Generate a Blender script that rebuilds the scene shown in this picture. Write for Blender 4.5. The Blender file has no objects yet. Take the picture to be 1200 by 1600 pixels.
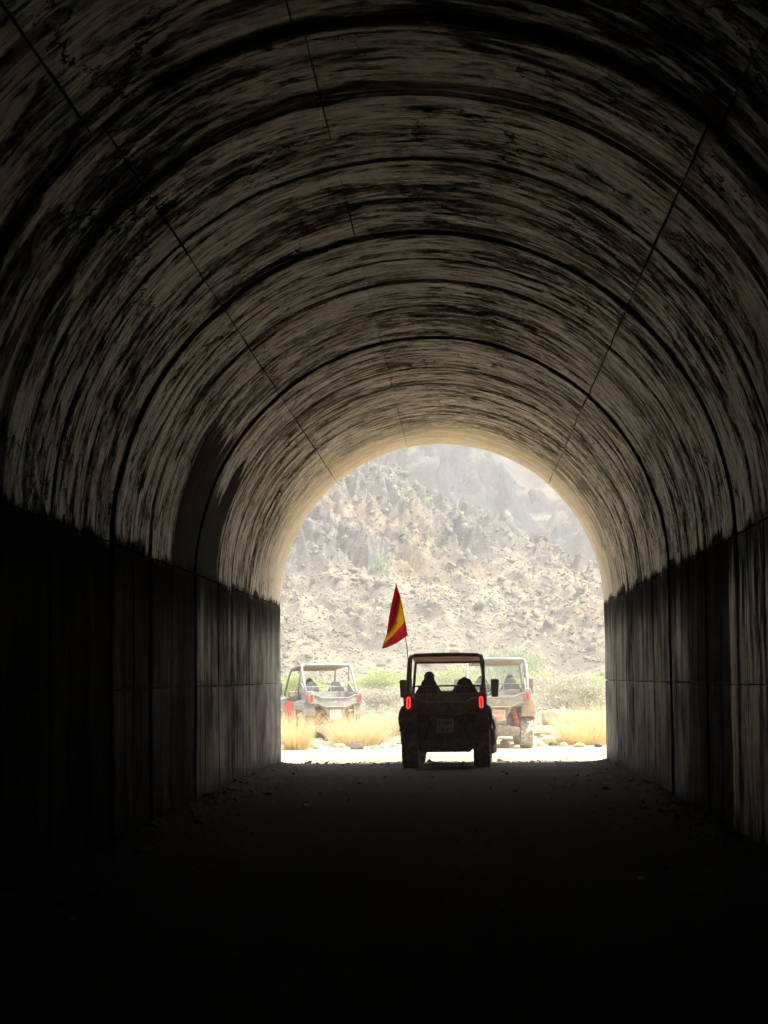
import bpy, bmesh, math, random
import numpy as np
from mathutils import Vector, Matrix
R_ = math.radians
rnd = random.Random(7)
S = bpy.context.scene
C = S.collection

# ------------------------------------------------------------------ camera
CAMX, CAMZ, YAW, PIT, ROL, F = 0.3606, 1.5, 0.0346, 0.0732, 0.010, 3500.0
cd = bpy.data.cameras.new('camera'); cam = bpy.data.objects.new('camera', cd); C.objects.link(cam)
cd.sensor_fit = 'VERTICAL'; cd.sensor_height = 36.0; cd.lens = F / 1600 * 36
cd.clip_start = 0.1; cd.clip_end = 4000
cam.location = (CAMX, 0, CAMZ)
cam.rotation_mode = 'QUATERNION'
_fw = Vector((-math.sin(YAW) * math.cos(PIT), math.cos(YAW) * math.cos(PIT), math.sin(PIT)))
_rt = Vector((math.cos(YAW), math.sin(YAW), 0)); _up = _rt.cross(_fw)
_m = Matrix((_rt, _up, -_fw)).transposed()
cam.rotation_quaternion = (_m @ Matrix.Rotation(-ROL, 3, 'Z')).to_quaternion()
S.camera = cam

# ------------------------------------------------------------------ light
SUN_EL, SUN_AZ = 58.0, 98.0           # azimuth clockwise from +Y (tunnel axis)
w = bpy.data.worlds.new('World'); S.world = w; w.use_nodes = True
nt = w.node_tree; bg = nt.nodes['Background']
sky = nt.nodes.new('ShaderNodeTexSky'); sky.sky_type = 'NISHITA'; sky.sun_disc = False
sky.sun_elevation = R_(SUN_EL); sky.sun_rotation = R_(SUN_AZ)
sky.dust_density = 2.0
nt.links.new(sky.outputs[0], bg.inputs[0]); bg.inputs[1].default_value = 0.12
sd = bpy.data.lights.new('sun', 'SUN'); sd.energy = 4.6; sd.angle = R_(0.55); sd.color = (1.0, 0.92, 0.80)
sun = bpy.data.objects.new('sun', sd); C.objects.link(sun)
_d = Vector((math.cos(R_(SUN_EL)) * math.sin(R_(SUN_AZ)), math.cos(R_(SUN_EL)) * math.cos(R_(SUN_AZ)), math.sin(R_(SUN_EL))))
sun.rotation_euler = _d.to_track_quat('Z', 'Y').to_euler(); sun.location = (20, 20, 40)
vs = S.view_settings; vs.view_transform = 'Standard'; vs.look = 'None'; vs.gamma = 1.0; vs.use_curve_mapping = False
vs.exposure = 2.2
HAZE = .0012
S.cycles.use_denoising = True
S.cycles.max_bounces = 10; S.cycles.diffuse_bounces = 7; S.cycles.glossy_bounces = 4
S.cycles.transmission_bounces = 4; S.cycles.volume_bounces = 1; S.cycles.transparent_max_bounces = 12
S.cycles.sample_clamp_indirect = 6.0; S.cycles.caustics_reflective = False; S.cycles.caustics_refractive = False

# ------------------------------------------------------------------ helpers
def tag(o, label=None, cat=None, group=None, kind=None):
    if label: o['label'] = label
    if cat: o['category'] = cat
    if group: o['group'] = group
    if kind: o['kind'] = kind
    return o

def empty(name, loc, rz=0, label=None, cat=None, group=None):
    o = bpy.data.objects.new(name, None); C.objects.link(o)
    o.location = loc; o.rotation_euler = (0, 0, rz); o.empty_display_size = .1
    return tag(o, label, cat, group)

class MB:
    """collects shapes, links them as ONE mesh object"""
    def __init__(s): s.v = []; s.f = []
    def add(s, v, f):
        n = len(s.v); s.v += [tuple(p) for p in v]; s.f += [tuple(i + n for i in q) for q in f]; return s
    def box(s, x0, x1, y0, y1, z0, z1, M=None):
        v = [Vector(p) for p in ((x0,y0,z0),(x1,y0,z0),(x1,y1,z0),(x0,y1,z0),(x0,y0,z1),(x1,y0,z1),(x1,y1,z1),(x0,y1,z1))]
        if M is not None: v = [M @ p for p in v]
        return s.add(v, [(0,3,2,1),(4,5,6,7),(0,1,5,4),(1,2,6,5),(2,3,7,6),(3,0,4,7)])
    def tube(s, pts, r, n=10, caps=True):
        P = [Vector(p) for p in pts]; rr = r if isinstance(r, (list, tuple)) else [r] * len(P)
        v = []; prev = None
        for i, p in enumerate(P):
            t = (P[min(i+1, len(P)-1)] - P[max(i-1, 0)]).normalized()
            if prev is None:
                a = Vector((0,0,1)) if abs(t.z) < .9 else Vector((1,0,0)); u = t.cross(a).normalized()
            else: u = (prev - t * prev.dot(t)).normalized()
            prev = u; b = t.cross(u)
            for k in range(n):
                an = 2 * math.pi * k / n; v.append(p + (u * math.cos(an) + b * math.sin(an)) * rr[i])
        f = []
        for i in range(len(P)-1):
            for k in range(n):
                k2 = (k+1) % n; f.append((i*n+k, i*n+k2, (i+1)*n+k2, (i+1)*n+k))
        if caps: f.append(tuple(range(n-1, -1, -1))); f.append(tuple((len(P)-1)*n + k for k in range(n)))
        return s.add(v, f)
    def prism(s, poly, a0, a1, axis='y', taper=1.0, c=(0, 0)):
        n = len(poly)
        def mk(p, a, k):
            p = (c[0] + (p[0]-c[0])*k, c[1] + (p[1]-c[1])*k)
            return (p[0], a, p[1]) if axis == 'y' else ((a, p[0], p[1]) if axis == 'x' else (p[0], p[1], a))
        v = [mk(p, a0, 1) for p in poly] + [mk(p, a1, taper) for p in poly]
        return s.add(v, [tuple(range(n-1, -1, -1)), tuple(range(n, 2*n))] + [(i, (i+1) % n, n+(i+1) % n, n+i) for i in range(n)])
    def lathe_x(s, prof, cx, cy, cz, n=28):
        v = []; m = len(prof)
        for k in range(n):
            a = 2*math.pi*k/n
            for (x, r) in prof: v.append((cx+x, cy+r*math.cos(a), cz+r*math.sin(a)))
        f = [(k*m+i, k*m+i+1, ((k+1) % n)*m+i+1, ((k+1) % n)*m+i) for k in range(n) for i in range(m-1)]
        return s.add(v, f)
    def build(s, name, mat, parent=None, bevel=0, smooth=False, loc=None):
        me = bpy.data.meshes.new(name); me.from_pydata(s.v, [], s.f); me.validate()
        bm = bmesh.new(); bm.from_mesh(me); bmesh.ops.recalc_face_normals(bm, faces=bm.faces); bm.to_mesh(me); bm.free()
        me.materials.append(mat)
        if smooth:
            me.polygons.foreach_set('use_smooth', [True]*len(me.polygons))
        o = bpy.data.objects.new(name, me); C.objects.link(o)
        if parent: o.parent = parent
        if loc: o.location = loc
        if bevel:
            b = o.modifiers.new('bevel', 'BEVEL'); b.width = bevel; b.segments = 2; b.limit_method = 'ANGLE'
        return o

def np_mesh(name, V, Fq, mat, parent=None, smooth=False, uv=None):
    me = bpy.data.meshes.new(name)
    V = np.asarray(V, np.float32); Fq = np.asarray(Fq, np.int32); k = Fq.shape[1]
    me.vertices.add(len(V)); me.vertices.foreach_set('co', V.ravel())
    me.loops.add(Fq.size); me.loops.foreach_set('vertex_index', Fq.ravel())
    me.polygons.add(len(Fq)); me.polygons.foreach_set('loop_start', np.arange(0, Fq.size, k, dtype=np.int32))
    me.update(calc_edges=True); me.validate()
    if smooth: me.polygons.foreach_set('use_smooth', np.ones(len(Fq), bool))
    if uv is not None:
        l = me.uv_layers.new(name='UVMap'); l.data.foreach_set('uv', np.asarray(uv, np.float32)[Fq.ravel()].ravel())
    me.materials.append(mat)
    o = bpy.data.objects.new(name, me); C.objects.link(o)
    if parent: o.parent = parent
    return o

def grid_faces(nx, ny):
    i, j = np.meshgrid(np.arange(nx-1), np.arange(ny-1), indexing='ij')
    a = (i*ny + j).ravel()
    return np.stack([a, a+ny, a+ny+1, a+1], 1)

# numpy noise
def _h(ix, iy, seed=0):
    n = (ix.astype(np.int64)*374761393 + iy.astype(np.int64)*668265263 + seed*974634777) & 0x7fffffff
    n = ((n ^ (n >> 13)) * 1274126177) & 0x7fffffff
    return ((n ^ (n >> 16)) & 0xffffff) / float(0xffffff)
def vnoise(x, y, seed=0):
    ix, iy = np.floor(x), np.floor(y); fx, fy = x-ix, y-iy
    fx = fx*fx*(3-2*fx); fy = fy*fy*(3-2*fy)
    a, b, c, d = _h(ix, iy, seed), _h(ix+1, iy, seed), _h(ix, iy+1, seed), _h(ix+1, iy+1, seed)
    return (a*(1-fx)+b*fx)*(1-fy) + (c*(1-fx)+d*fx)*fy
def fbm(x, y, seed=0, o=5, g=.5):
    s = 0; a = 1; t = 0
    for k in range(o):
        s = s + a*vnoise(x*2**k, y*2**k, seed+k*17); t += a; a *= g
    return s/t
def ridged(x, y, seed=0, o=5):
    s = 0; a = 1; t = 0
    for k in range(o):
        s = s + a*(1-np.abs(2*vnoise(x*2**k, y*2**k, seed+k*13)-1)); t += a; a *= .55
    return s/t
def cells(x, y, seed=0):
    """F1, F2 and the nearest cell's random number"""
    ix, iy = np.floor(x), np.floor(y)
    f1 = np.full(x.shape, 9.); f2 = np.full(x.shape, 9.); rv = np.zeros(x.shape)
    for dx in (-1, 0, 1):
        for dy in (-1, 0, 1):
            cx, cy = ix+dx, iy+dy
            d = np.hypot(cx+_h(cx, cy, seed)-x, cy+_h(cx, cy, seed+5)-y)
            near = d < f1
            f2 = np.where(near, f1, np.minimum(f2, d)); rv = np.where(near, _h(cx, cy, seed+9), rv); f1 = np.where(near, d, f1)
    return f1, f2, rv

# pixel (of the 1200x1600 photograph) to the point at height z on the ground; used only to lay the plan out
def ground_at(px, py, z=0.0):
    X, Y = px-600, 800-py
    cr, sr = math.cos(-ROL), math.sin(-ROL)
    x, y = cr*X - sr*Y, sr*X + cr*Y
    d = _fw + _rt*(x/F) + _up*(y/F)
    t = (z - CAMZ)/d.z
    return (CAMX + d.x*t, d.y*t, z)

# ------------------------------------------------------------------ materials
class NT:
    def __init__(s, name):
        s.m = bpy.data.materials.new(name); s.m.use_nodes = True; s.t = s.m.node_tree; s.b = s.t.nodes['Principled BSDF']
    def n(s, typ, ins=None, **kw):
        nd = s.t.nodes.new('ShaderNode' + typ)
        for k, v in kw.items(): setattr(nd, k, v)
        for k, v in (ins or {}).items(): s.put(nd.inputs[k], v)
        return nd
    def put(s, sock, v):
        if hasattr(v, 'links') or isinstance(v, bpy.types.NodeSocket): s.t.links.new(v, sock)
        else: sock.default_value = v
    def math(s, op, a, b=0.0, c=None, clamp=False):
        nd = s.t.nodes.new('ShaderNodeMath'); nd.operation = op; nd.use_clamp = clamp
        s.put(nd.inputs[0], a); s.put(nd.inputs[1], b)
        if c is not None: s.put(nd.inputs[2], c)
        return nd.outputs[0]
    def sm(s, x, a, b, lo=0.0, hi=1.0):
        nd = s.t.nodes.new('ShaderNodeMapRange'); nd.interpolation_type = 'SMOOTHSTEP'
        for k, v in enumerate((x, a, b, lo, hi)): s.put(nd.inputs[k], v)
        return nd.outputs[0]
    def noise(s, vec, scale=1.0, detail=4.0, rough=.5, dist=0.0):
        nd = s.n('TexNoise', {'Vector': vec, 'Scale': scale, 'Detail': detail, 'Roughness': rough, 'Distortion': dist})
        return nd.outputs['Fac']
    def mix(s, f, a, b):
        nd = s.t.nodes.new('ShaderNodeMix'); nd.data_type = 'RGBA'
        s.put(nd.inputs['Factor'], f); s.put(nd.inputs['A'], a if not isinstance(a, tuple) else (*a, 1)); s.put(nd.inputs['B'], b if not isinstance(b, tuple) else (*b, 1))
        return nd.outputs['Result']
    def vec(s, src, sc=(1, 1, 1), loc=(0, 0, 0)):
        return s.n('Mapping', {'Vector': src, 'Scale': sc, 'Location': loc}).outputs[0]
    def bump(s, h, dist=.01, strength=1.0, normal=None):
        nd = s.n('Bump', {'Height': h, 'Distance': dist, 'Strength': strength})
        if normal: s.put(nd.inputs['Normal'], normal)
        return nd.outputs[0]

def dirty(name, col, rough=.6, dust=(.42, .36, .27), amt=.35, metal=0.0, spec=.4, scale=6, emit=None, estr=0, rvar=.15):
    """paint, plastic or metal with dust and wear"""
    k = NT(name); co = k.n('TexCoord').outputs['Object']
    a = k.noise(co, scale, 6, .65); b = k.noise(co, scale*9, 3, .6)
    f = k.math('MULTIPLY', k.sm(a, .38, .72), amt*1.4); f = k.math('ADD', f, k.math('MULTIPLY', k.sm(b, .55, .8), amt*.5), clamp=True)
    k.put(k.b.inputs['Base Color'], k.mix(f, col, dust))
    k.put(k.b.inputs['Roughness'], k.math('ADD', rough, k.math('MULTIPLY', f, rvar*2), clamp=True))
    k.b.inputs['Metallic'].default_value = metal; k.b.inputs['Specular IOR Level'].default_value = spec
    k.put(k.b.inputs['Normal'], k.bump(b, .002, .5))
    if emit: k.b.inputs['Emission Color'].default_value = (*emit, 1); k.b.inputs['Emission Strength'].default_value = estr
    return k.m

# ------------------------------------------------------------------ tunnel: sizes
TR, TH, TD, TB = 2.788, 2.705, 38.65, -22.0     # radius, springing height, far portal, near end
SPR = math.pi*TR/2                               # arc length from crown to springing
def prof(s, r=0.0):
    """point of the cross-section at arc length s from the crown (left is negative); r moves it outwards"""
    if abs(s) <= SPR:
        a = s/TR; return ((TR+r)*math.sin(a), TH+(TR+r)*math.cos(a))
    return (math.copysign(TR+r, s), TH-(abs(s)-SPR))
def prof_n(S_, r):
    a = np.clip(S_/TR, -math.pi/2, math.pi/2)
    x = (TR+r)*np.sin(a); z = TH+(TR+r)*np.cos(a) - np.maximum(np.abs(S_)-SPR, 0)
    return x, z

# stained concrete lining; UV is in metres: u = arc length from the crown, v = distance along the tunnel
def concrete():
    k = NT('stained_concrete')
    uv = k.n('UVMap').outputs[0]
    sep = k.n('SeparateXYZ', {0: uv}); u, v = sep.outputs[0], sep.outputs[1]
    au = k.math('ABSOLUTE', u)
    warp = k.noise(k.vec(uv, (.9, .9, 1)), 1, 3)
    vv = k.math('ADD', v, k.math('MULTIPLY', k.math('SUBTRACT', warp, .5), .22))
    w2 = k.n('CombineXYZ', {0: u, 1: vv, 2: 0}).outputs[0]
    # streaks that run round the arch along the board marks
    st1 = k.noise(k.vec(w2, (.75, 2.4, 1)), 1, 10, .70)
    st2 = k.noise(k.vec(w2, (4.5, 6.5, 1), (7, 3, 0)), 1, 7, .72)
    dash = k.noise(k.vec(w2, (3.2, 7.0, 1), (2, 9, 0)), 1, 7, .70)
    zone = k.noise(k.vec(uv, (.42, .30, 1), (4, 1, 0)), 1, 3, .55)
    zone2 = k.noise(k.vec(uv, (1.0, 1.6, 1), (1, 5, 0)), 1, 5, .6)
    tone = k.math('ADD', k.math('MULTIPLY', st1, .62), k.math('MULTIPLY', st2, .38))
    tone = k.math('ADD', tone, k.math('MULTIPLY', k.math('SUBTRACT', zone, .5), .34))
    tone = k.math('ADD', tone, k.math('MULTIPLY', k.math('SUBTRACT', zone2, .5), .22))
    st3 = k.noise(k.vec(w2, (1.7, 8.5, 1), (17, 6, 0)), 1, 8, .70)
    st4 = k.noise(k.vec(w2, (.9, 14, 1), (27, 16, 0)), 1, 7, .72)
    tone = k.math('ADD', tone, k.math('MULTIPLY', k.math('SUBTRACT', k.math('ADD', st3, st4), 1.0), .42))
    t = k.sm(tone, .40, .655)
    grain = k.noise(k.vec(w2, (13, 10, 1), (1, 2, 0)), 1, 5, .75)
    t = k.math('ADD', t, k.math('MULTIPLY', k.math('SUBTRACT', grain, .5), .9), clamp=True)
    col = k.mix(t, (.115, .092, .052), (.76, .63, .37))
    # pale lime bloom and warm tint
    bloom = k.math('MULTIPLY', k.sm(k.noise(k.vec(w2, (1.6, 3.0, 1), (11, 2, 0)), 1, 8, .70), .54, .64), .7)
    col = k.mix(bloom, col, (.76, .65, .46))
    warm = k.sm(k.noise(k.vec(uv, (.6, .5, 1), (3, 8, 0)), 1, 2), .45, .7)
    col = k.mix(k.math('MULTIPLY', warm, .3), col, (.34, .24, .14))
    # black dashes and algae strokes
    dk = k.math('MULTIPLY', k.sm(k.math('ADD', k.math('MULTIPLY', dash, .6), k.math('MULTIPLY', st3, .4)), .505, .56), k.sm(zone2, .36, .56))
    col = k.mix(k.math('MULTIPLY', dk, .72), col, (.022, .018, .015))
    big = k.math('MULTIPLY', k.sm(k.noise(k.vec(w2, (1.0, 2.6, 1), (5, 21, 0)), 1, 9, .72), .555, .615), .72)
    col = k.mix(big, col, (.02, .017, .014))
    # hairline cracks across the streaks
    cv = k.n('CombineXYZ', {0: k.math('ADD', u, k.math('MULTIPLY', k.noise(k.vec(uv, (3, 3, 1)), 1, 5, .7), .9)), 1: k.math('ADD', v, k.math('MULTIPLY', k.noise(k.vec(uv, (3, 3, 1), (9, 9, 0)), 1, 5, .7), .9)), 2: 0}).outputs[0]
    vo = k.n('TexVoronoi', {'Vector': k.vec(cv, (.75, .42, 1)), 'Scale': 1.0}, feature='DISTANCE_TO_EDGE')
    crk = k.math('MULTIPLY', k.sm(vo.outputs['Distance'], .003, .012, 1, 0), k.sm(k.noise(k.vec(uv, (.8, .5, 1), (2, 2, 0)), 1, 2), .44, .52))
    col = k.mix(k.math('MULTIPLY', crk, .85), col, (.03, .024, .02))
    # soot and drips that gather along the joint rings
    ringd = None
    for y0, wd, st in ((13.3, .27, .95), (15.05, .06, .5), (17.06, .09, .7), (18.4, .05, .35), (19.98, .16, .95), (21.3, .05, .35), (22.5, .07, .45), (24.2, .06, .4), (26.4, .14, .8), (28.9, .08, .4), (30.5, .12, .6), (33.0, .14, .5), (35.2, .10, .3)):
        d = k.math('ABSOLUTE', k.math('SUBTRACT', vv, y0))
        q = k.math('MULTIPLY', k.sm(d, wd*.25, wd, 1, 0), st)
        ringd = q if ringd is None else k.math('MAXIMUM', ringd, q)
    rn = k.sm(k.noise(k.vec(w2, (.9, 2, 1), (8, 4, 0)), 1, 5, .6), .26, .50)
    col = k.mix(k.math('MULTIPLY', ringd, rn), col, (.018, .015, .012))
    sv = k.math('MULTIPLY', k.sm(k.math('ADD', vv, k.math('MULTIPLY', k.math('SUBTRACT', zone, .5), 5.0)), 12.2, 15.5, 1, 0), .36)  # fading daylight painted into the vault: darker towards the camera
    sh = k.math('MULTIPLY', k.math('MULTIPLY', k.sm(au, 1.6, 3.2), k.sm(v, 16.0, 24.0, 1, 0)), .25)  # haunches darkened for the same painted falloff
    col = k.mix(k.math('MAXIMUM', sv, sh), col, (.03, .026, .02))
    portal_glow = k.sm(k.math('ADD', v, k.math('MULTIPLY', k.math('SUBTRACT', zone2, .5), 5.0)), 33.5, 39.2, 0, .72)  # glow of daylight at the portal, painted in as a paler lining
    col = k.mix(portal_glow, col, (.62, .54, .41))
    # grey render patch low on the left haunch
    pn = k.math('MULTIPLY', k.math('SUBTRACT', k.noise(k.vec(uv, (1.2, 5, 1), (6, 6, 0)), 1, 5, .6), .5), 1.6)
    vtop = k.math('ADD', k.math('ADD', k.math('MULTIPLY', k.math('SUBTRACT', v, 24.3), -.05), k.math('MULTIPLY', k.math('MULTIPLY', k.sm(v, 26.1, 26.4), k.sm(v, 27.5, 27.8, 1, 0)), -.42)), -2.72)   # upper edge slopes down towards the portal
    pm = k.math('MULTIPLY', k.sm(k.math('SUBTRACT', u, k.math('ADD', vtop, pn)), -.05, .05, 1, 0), k.math('MULTIPLY', k.sm(v, 24.25, 24.32), k.sm(v, 28.6, 28.7, 1, 0)))
    fine = k.noise(k.vec(w2, (1.5, 14, 1)), 1, 4, .5)
    col = k.mix(pm, col, k.mix(fine, (.055, .046, .033), (.12, .10, .072)))
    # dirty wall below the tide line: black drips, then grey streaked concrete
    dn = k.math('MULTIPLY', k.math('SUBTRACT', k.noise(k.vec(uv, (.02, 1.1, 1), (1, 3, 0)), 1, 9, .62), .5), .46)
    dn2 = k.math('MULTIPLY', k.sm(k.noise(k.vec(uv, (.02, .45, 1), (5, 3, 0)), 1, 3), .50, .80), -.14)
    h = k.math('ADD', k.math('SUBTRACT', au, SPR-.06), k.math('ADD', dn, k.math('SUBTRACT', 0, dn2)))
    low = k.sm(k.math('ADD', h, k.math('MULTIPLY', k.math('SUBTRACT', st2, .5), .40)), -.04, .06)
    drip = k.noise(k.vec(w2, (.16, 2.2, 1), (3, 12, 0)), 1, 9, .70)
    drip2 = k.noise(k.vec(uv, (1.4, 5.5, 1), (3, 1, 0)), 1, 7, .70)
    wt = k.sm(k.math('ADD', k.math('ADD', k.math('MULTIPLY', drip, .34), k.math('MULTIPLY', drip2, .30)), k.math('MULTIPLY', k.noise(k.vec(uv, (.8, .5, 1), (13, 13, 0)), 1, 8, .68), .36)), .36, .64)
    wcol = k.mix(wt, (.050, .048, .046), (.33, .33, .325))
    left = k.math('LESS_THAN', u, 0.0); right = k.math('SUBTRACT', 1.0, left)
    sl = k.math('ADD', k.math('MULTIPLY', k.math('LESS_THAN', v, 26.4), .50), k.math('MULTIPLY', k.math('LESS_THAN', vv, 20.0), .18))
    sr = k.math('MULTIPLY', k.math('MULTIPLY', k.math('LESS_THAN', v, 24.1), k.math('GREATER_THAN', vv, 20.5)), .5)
    soot_dim = k.math('MAXIMUM', k.math('MULTIPLY', left, sl), k.math('MULTIPLY', right, sr))  # uneven panel soot; left wall also painted darker towards the camera for fading daylight
    wcol = k.mix(soot_dim, wcol, (.012, .011, .010))
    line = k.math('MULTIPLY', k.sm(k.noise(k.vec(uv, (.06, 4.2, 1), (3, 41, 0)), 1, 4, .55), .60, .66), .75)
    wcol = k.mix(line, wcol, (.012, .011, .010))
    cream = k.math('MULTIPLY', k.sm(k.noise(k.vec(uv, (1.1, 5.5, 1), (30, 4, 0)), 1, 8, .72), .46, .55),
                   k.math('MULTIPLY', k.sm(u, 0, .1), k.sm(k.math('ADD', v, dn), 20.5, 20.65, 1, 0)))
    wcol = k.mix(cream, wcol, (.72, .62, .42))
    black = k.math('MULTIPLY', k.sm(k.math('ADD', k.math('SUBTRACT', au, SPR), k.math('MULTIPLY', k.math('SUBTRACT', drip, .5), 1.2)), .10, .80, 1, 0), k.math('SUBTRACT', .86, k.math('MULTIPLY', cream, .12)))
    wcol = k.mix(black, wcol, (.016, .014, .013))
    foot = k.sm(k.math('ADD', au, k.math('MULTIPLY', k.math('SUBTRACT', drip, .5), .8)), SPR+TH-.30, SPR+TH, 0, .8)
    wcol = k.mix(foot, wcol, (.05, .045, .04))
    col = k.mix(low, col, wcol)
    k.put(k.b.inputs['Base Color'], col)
    lum = k.n('RGBToBW', {0: col}).outputs[0]     # soot is dull, bare lime-washed concrete has a sheen
    k.put(k.b.inputs['Roughness'], k.sm(lum, .02, .30, .92, .50))
    k.put(k.b.inputs['Specular IOR Level'], k.math('MULTIPLY', k.sm(lum, .02, .42, .02, .85), k.math('SUBTRACT', 1.0, k.math('MULTIPLY', low, .5))))
    hgt = k.math('ADD', k.math('MULTIPLY', st2, .6), k.math('ADD', k.math('MULTIPLY', dash, -.3), k.math('MULTIPLY', crk, -1.0)))
    hgt = k.math('ADD', hgt, k.math('ADD', k.math('MULTIPLY', st4, .9), k.math('MULTIPLY', st3, .9)))
    hgt = k.math('ADD', hgt, k.math('MULTIPLY', k.noise(k.vec(uv, (14, 14, 1)), 1, 4, .6), .25))
    k.put(k.b.inputs['Normal'], k.bump(hgt, .009, .8))
    return k.m

def plain_concrete(name, a, b):
    k = NT(name); co = k.n('TexCoord').outputs['Object']
    t = k.noise(k.vec(co, (1, 1, .5)), 1.2, 8, .65)
    k.put(k.b.inputs['Base Color'], k.mix(k.sm(t, .35, .68), a, b)); k.b.inputs['Roughness'].default_value = .85
    k.put(k.b.inputs['Normal'], k.bump(k.noise(co, 12, 6, .6), .01, .6))
    return k.m

M_CONC = concrete()
M_BACK = plain_concrete('joint_mortar', (.02, .018, .016), (.05, .045, .04))
M_FACE = plain_concrete('weathered_concrete', (.26, .23, .19), (.44, .40, .33))

# ------------------------------------------------------------------ tunnel: geometry
tunnel = empty('tunnel', (0, TD, 0), 0, 'long round-arched concrete tunnel with black-stained walls that frames the whole view', 'tunnel')
rng = np.random.default_rng(5)
# board marks: every board of the old formwork stands slightly proud or back
be = [TB]
while be[-1] < TD+.2: be.append(be[-1] + float(rng.choice([.11, .16, .22, .30])))
be = np.array(be); bo = rng.normal(0, .0045, len(be)) + (rng.random(len(be)) < .12)*.014
GROOVE = ((15.05, .035, .008), (17.06, .04, .018), (18.4, .03, .010), (21.3, .025, .009), (22.5, .035, .018), (24.2, .03, .012), (28.9, .035, .016), (30.5, .045, .025), (35.2, .035, .014))
def radial(S_, Y_):
    i = np.clip(np.searchsorted(be, Y_, 'right')-1, 0, len(be)-1)
    r = bo[i].copy()
    r += (fbm(S_*.35+50, Y_*.35+50, 3, 3)-.5)*.05 + (fbm(S_*1.6+50, Y_*5+50, 8, 3)-.5)*.014
    for y0, wd, dp in GROOVE:
        yy = y0 + (vnoise(S_*1.7+40, Y_*0+y0, 31)-.5)*.05
        r += dp*np.clip(1-np.abs(Y_-yy)/wd, 0, 1)
    return r
def panel(name, s0, s1, y0, y1, g0=.006, g1=.006):
    g = .006
    a, b = y0+g, y1-g
    ys = [a, b, a+.012, b-.012] + [v for v in be if a < v < b] + [v+.004 for v in be if a < v+.004 < b]
    for q in GROOVE: ys += [v for v in (q[0]+o for o in (-.06, -.045, -.03, -.015, 0, .015, .03, .045, .06)) if a < v < b]
    ys = np.array(sorted(set(ys)))
    ns = max(4, int((s1-s0)/.11)); ss = np.linspace(s0+g0, s1-g1, ns); ss = np.sort(np.concatenate([ss, [ss[0]+.010, ss[-1]-.010]]))
    SS, YY = np.meshgrid(ss, ys, indexing='ij')
    # slightly wavering panel edges
    ew = (vnoise(YY*1.3+20, SS*0+s0, 77)-.5)*.012
    rr = radial(SS, YY)
    edge = np.minimum(np.minimum(SS-ss[0], ss[-1]-SS), np.minimum(YY-ys[0], ys[-1]-YY))
    rr = rr + np.clip(1-edge/.009, 0, 1)*.004
    x, z = prof_n(SS+ew, rr)
    V = np.stack([x.ravel(), YY.ravel()-TD, z.ravel()], 1); uv = np.stack([SS.ravel(), YY.ravel()], 1)
    nx, ny = SS.shape; Fq = grid_faces(nx, ny)[:, ::-1]
    # returns at the four edges, into the joint
    rim = np.concatenate([np.arange(ny), np.arange(1, nx)*ny+ny-1, (nx-1)*ny+np.arange(ny-2, -1, -1), np.arange(nx-2, 0, -1)*ny])
    x2, z2 = prof_n((SS+ew).ravel()[rim], rr.ravel()[rim]+.06)
    V2 = np.stack([x2, YY.ravel()[rim]-TD, z2], 1); n0 = len(V); m = len(rim); q = np.arange(m)
    Fr = np.stack([rim, rim[(q+1) % m], n0+(q+1) % m, n0+q], 1)
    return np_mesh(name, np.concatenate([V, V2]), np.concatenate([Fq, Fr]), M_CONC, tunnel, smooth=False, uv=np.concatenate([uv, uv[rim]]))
cuts = [TB, -14.0, -7.0, -.2, 6.5, 13.3, 19.98, 26.4, 33.0, TD]
for i in range(len(cuts)-1):
    y0, y1 = cuts[i], cuts[i+1]
    la, ra, ca = -.692*TR, .733*TR, -.203*TR
    if y1 <= 13.4: la -= .09; ra += .07; ca -= .06
    FL = SPR+TH+.15
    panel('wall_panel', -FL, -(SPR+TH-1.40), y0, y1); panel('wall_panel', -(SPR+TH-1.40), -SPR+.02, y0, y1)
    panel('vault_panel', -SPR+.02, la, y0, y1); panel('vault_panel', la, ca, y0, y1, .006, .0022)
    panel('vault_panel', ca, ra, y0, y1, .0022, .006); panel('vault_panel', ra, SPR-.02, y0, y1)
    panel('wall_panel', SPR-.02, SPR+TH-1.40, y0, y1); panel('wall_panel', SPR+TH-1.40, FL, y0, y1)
# solid shell behind the panels
ss = np.linspace(-SPR-TH-.4, SPR+TH+.4, 90)
xi, zi = prof_n(ss, .05); xo, zo = prof_n(ss, .75)
V = []
for yy in (TB, TD-.012): V += [np.stack([xi, 0*xi+yy-TD, zi], 1), np.stack([xo, 0*xi+yy-TD, zo], 1)]
V = np.concatenate(V); n = len(ss); a = np.arange(n-1)
Fq = np.concatenate([np.stack([a, a+1, a+2*n+1, a+2*n], 1), np.stack([n+a, n+a+1, n+a+2*n+1, n+a+2*n], 1),
                     np.stack([a, a+1, a+n+1, a+n], 1), np.stack([2*n+a, 2*n+a+1, 2*n+a+n+1, 2*n+a+n], 1)])
np_mesh('outer_shell', V, Fq, M_BACK, tunnel)
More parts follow.
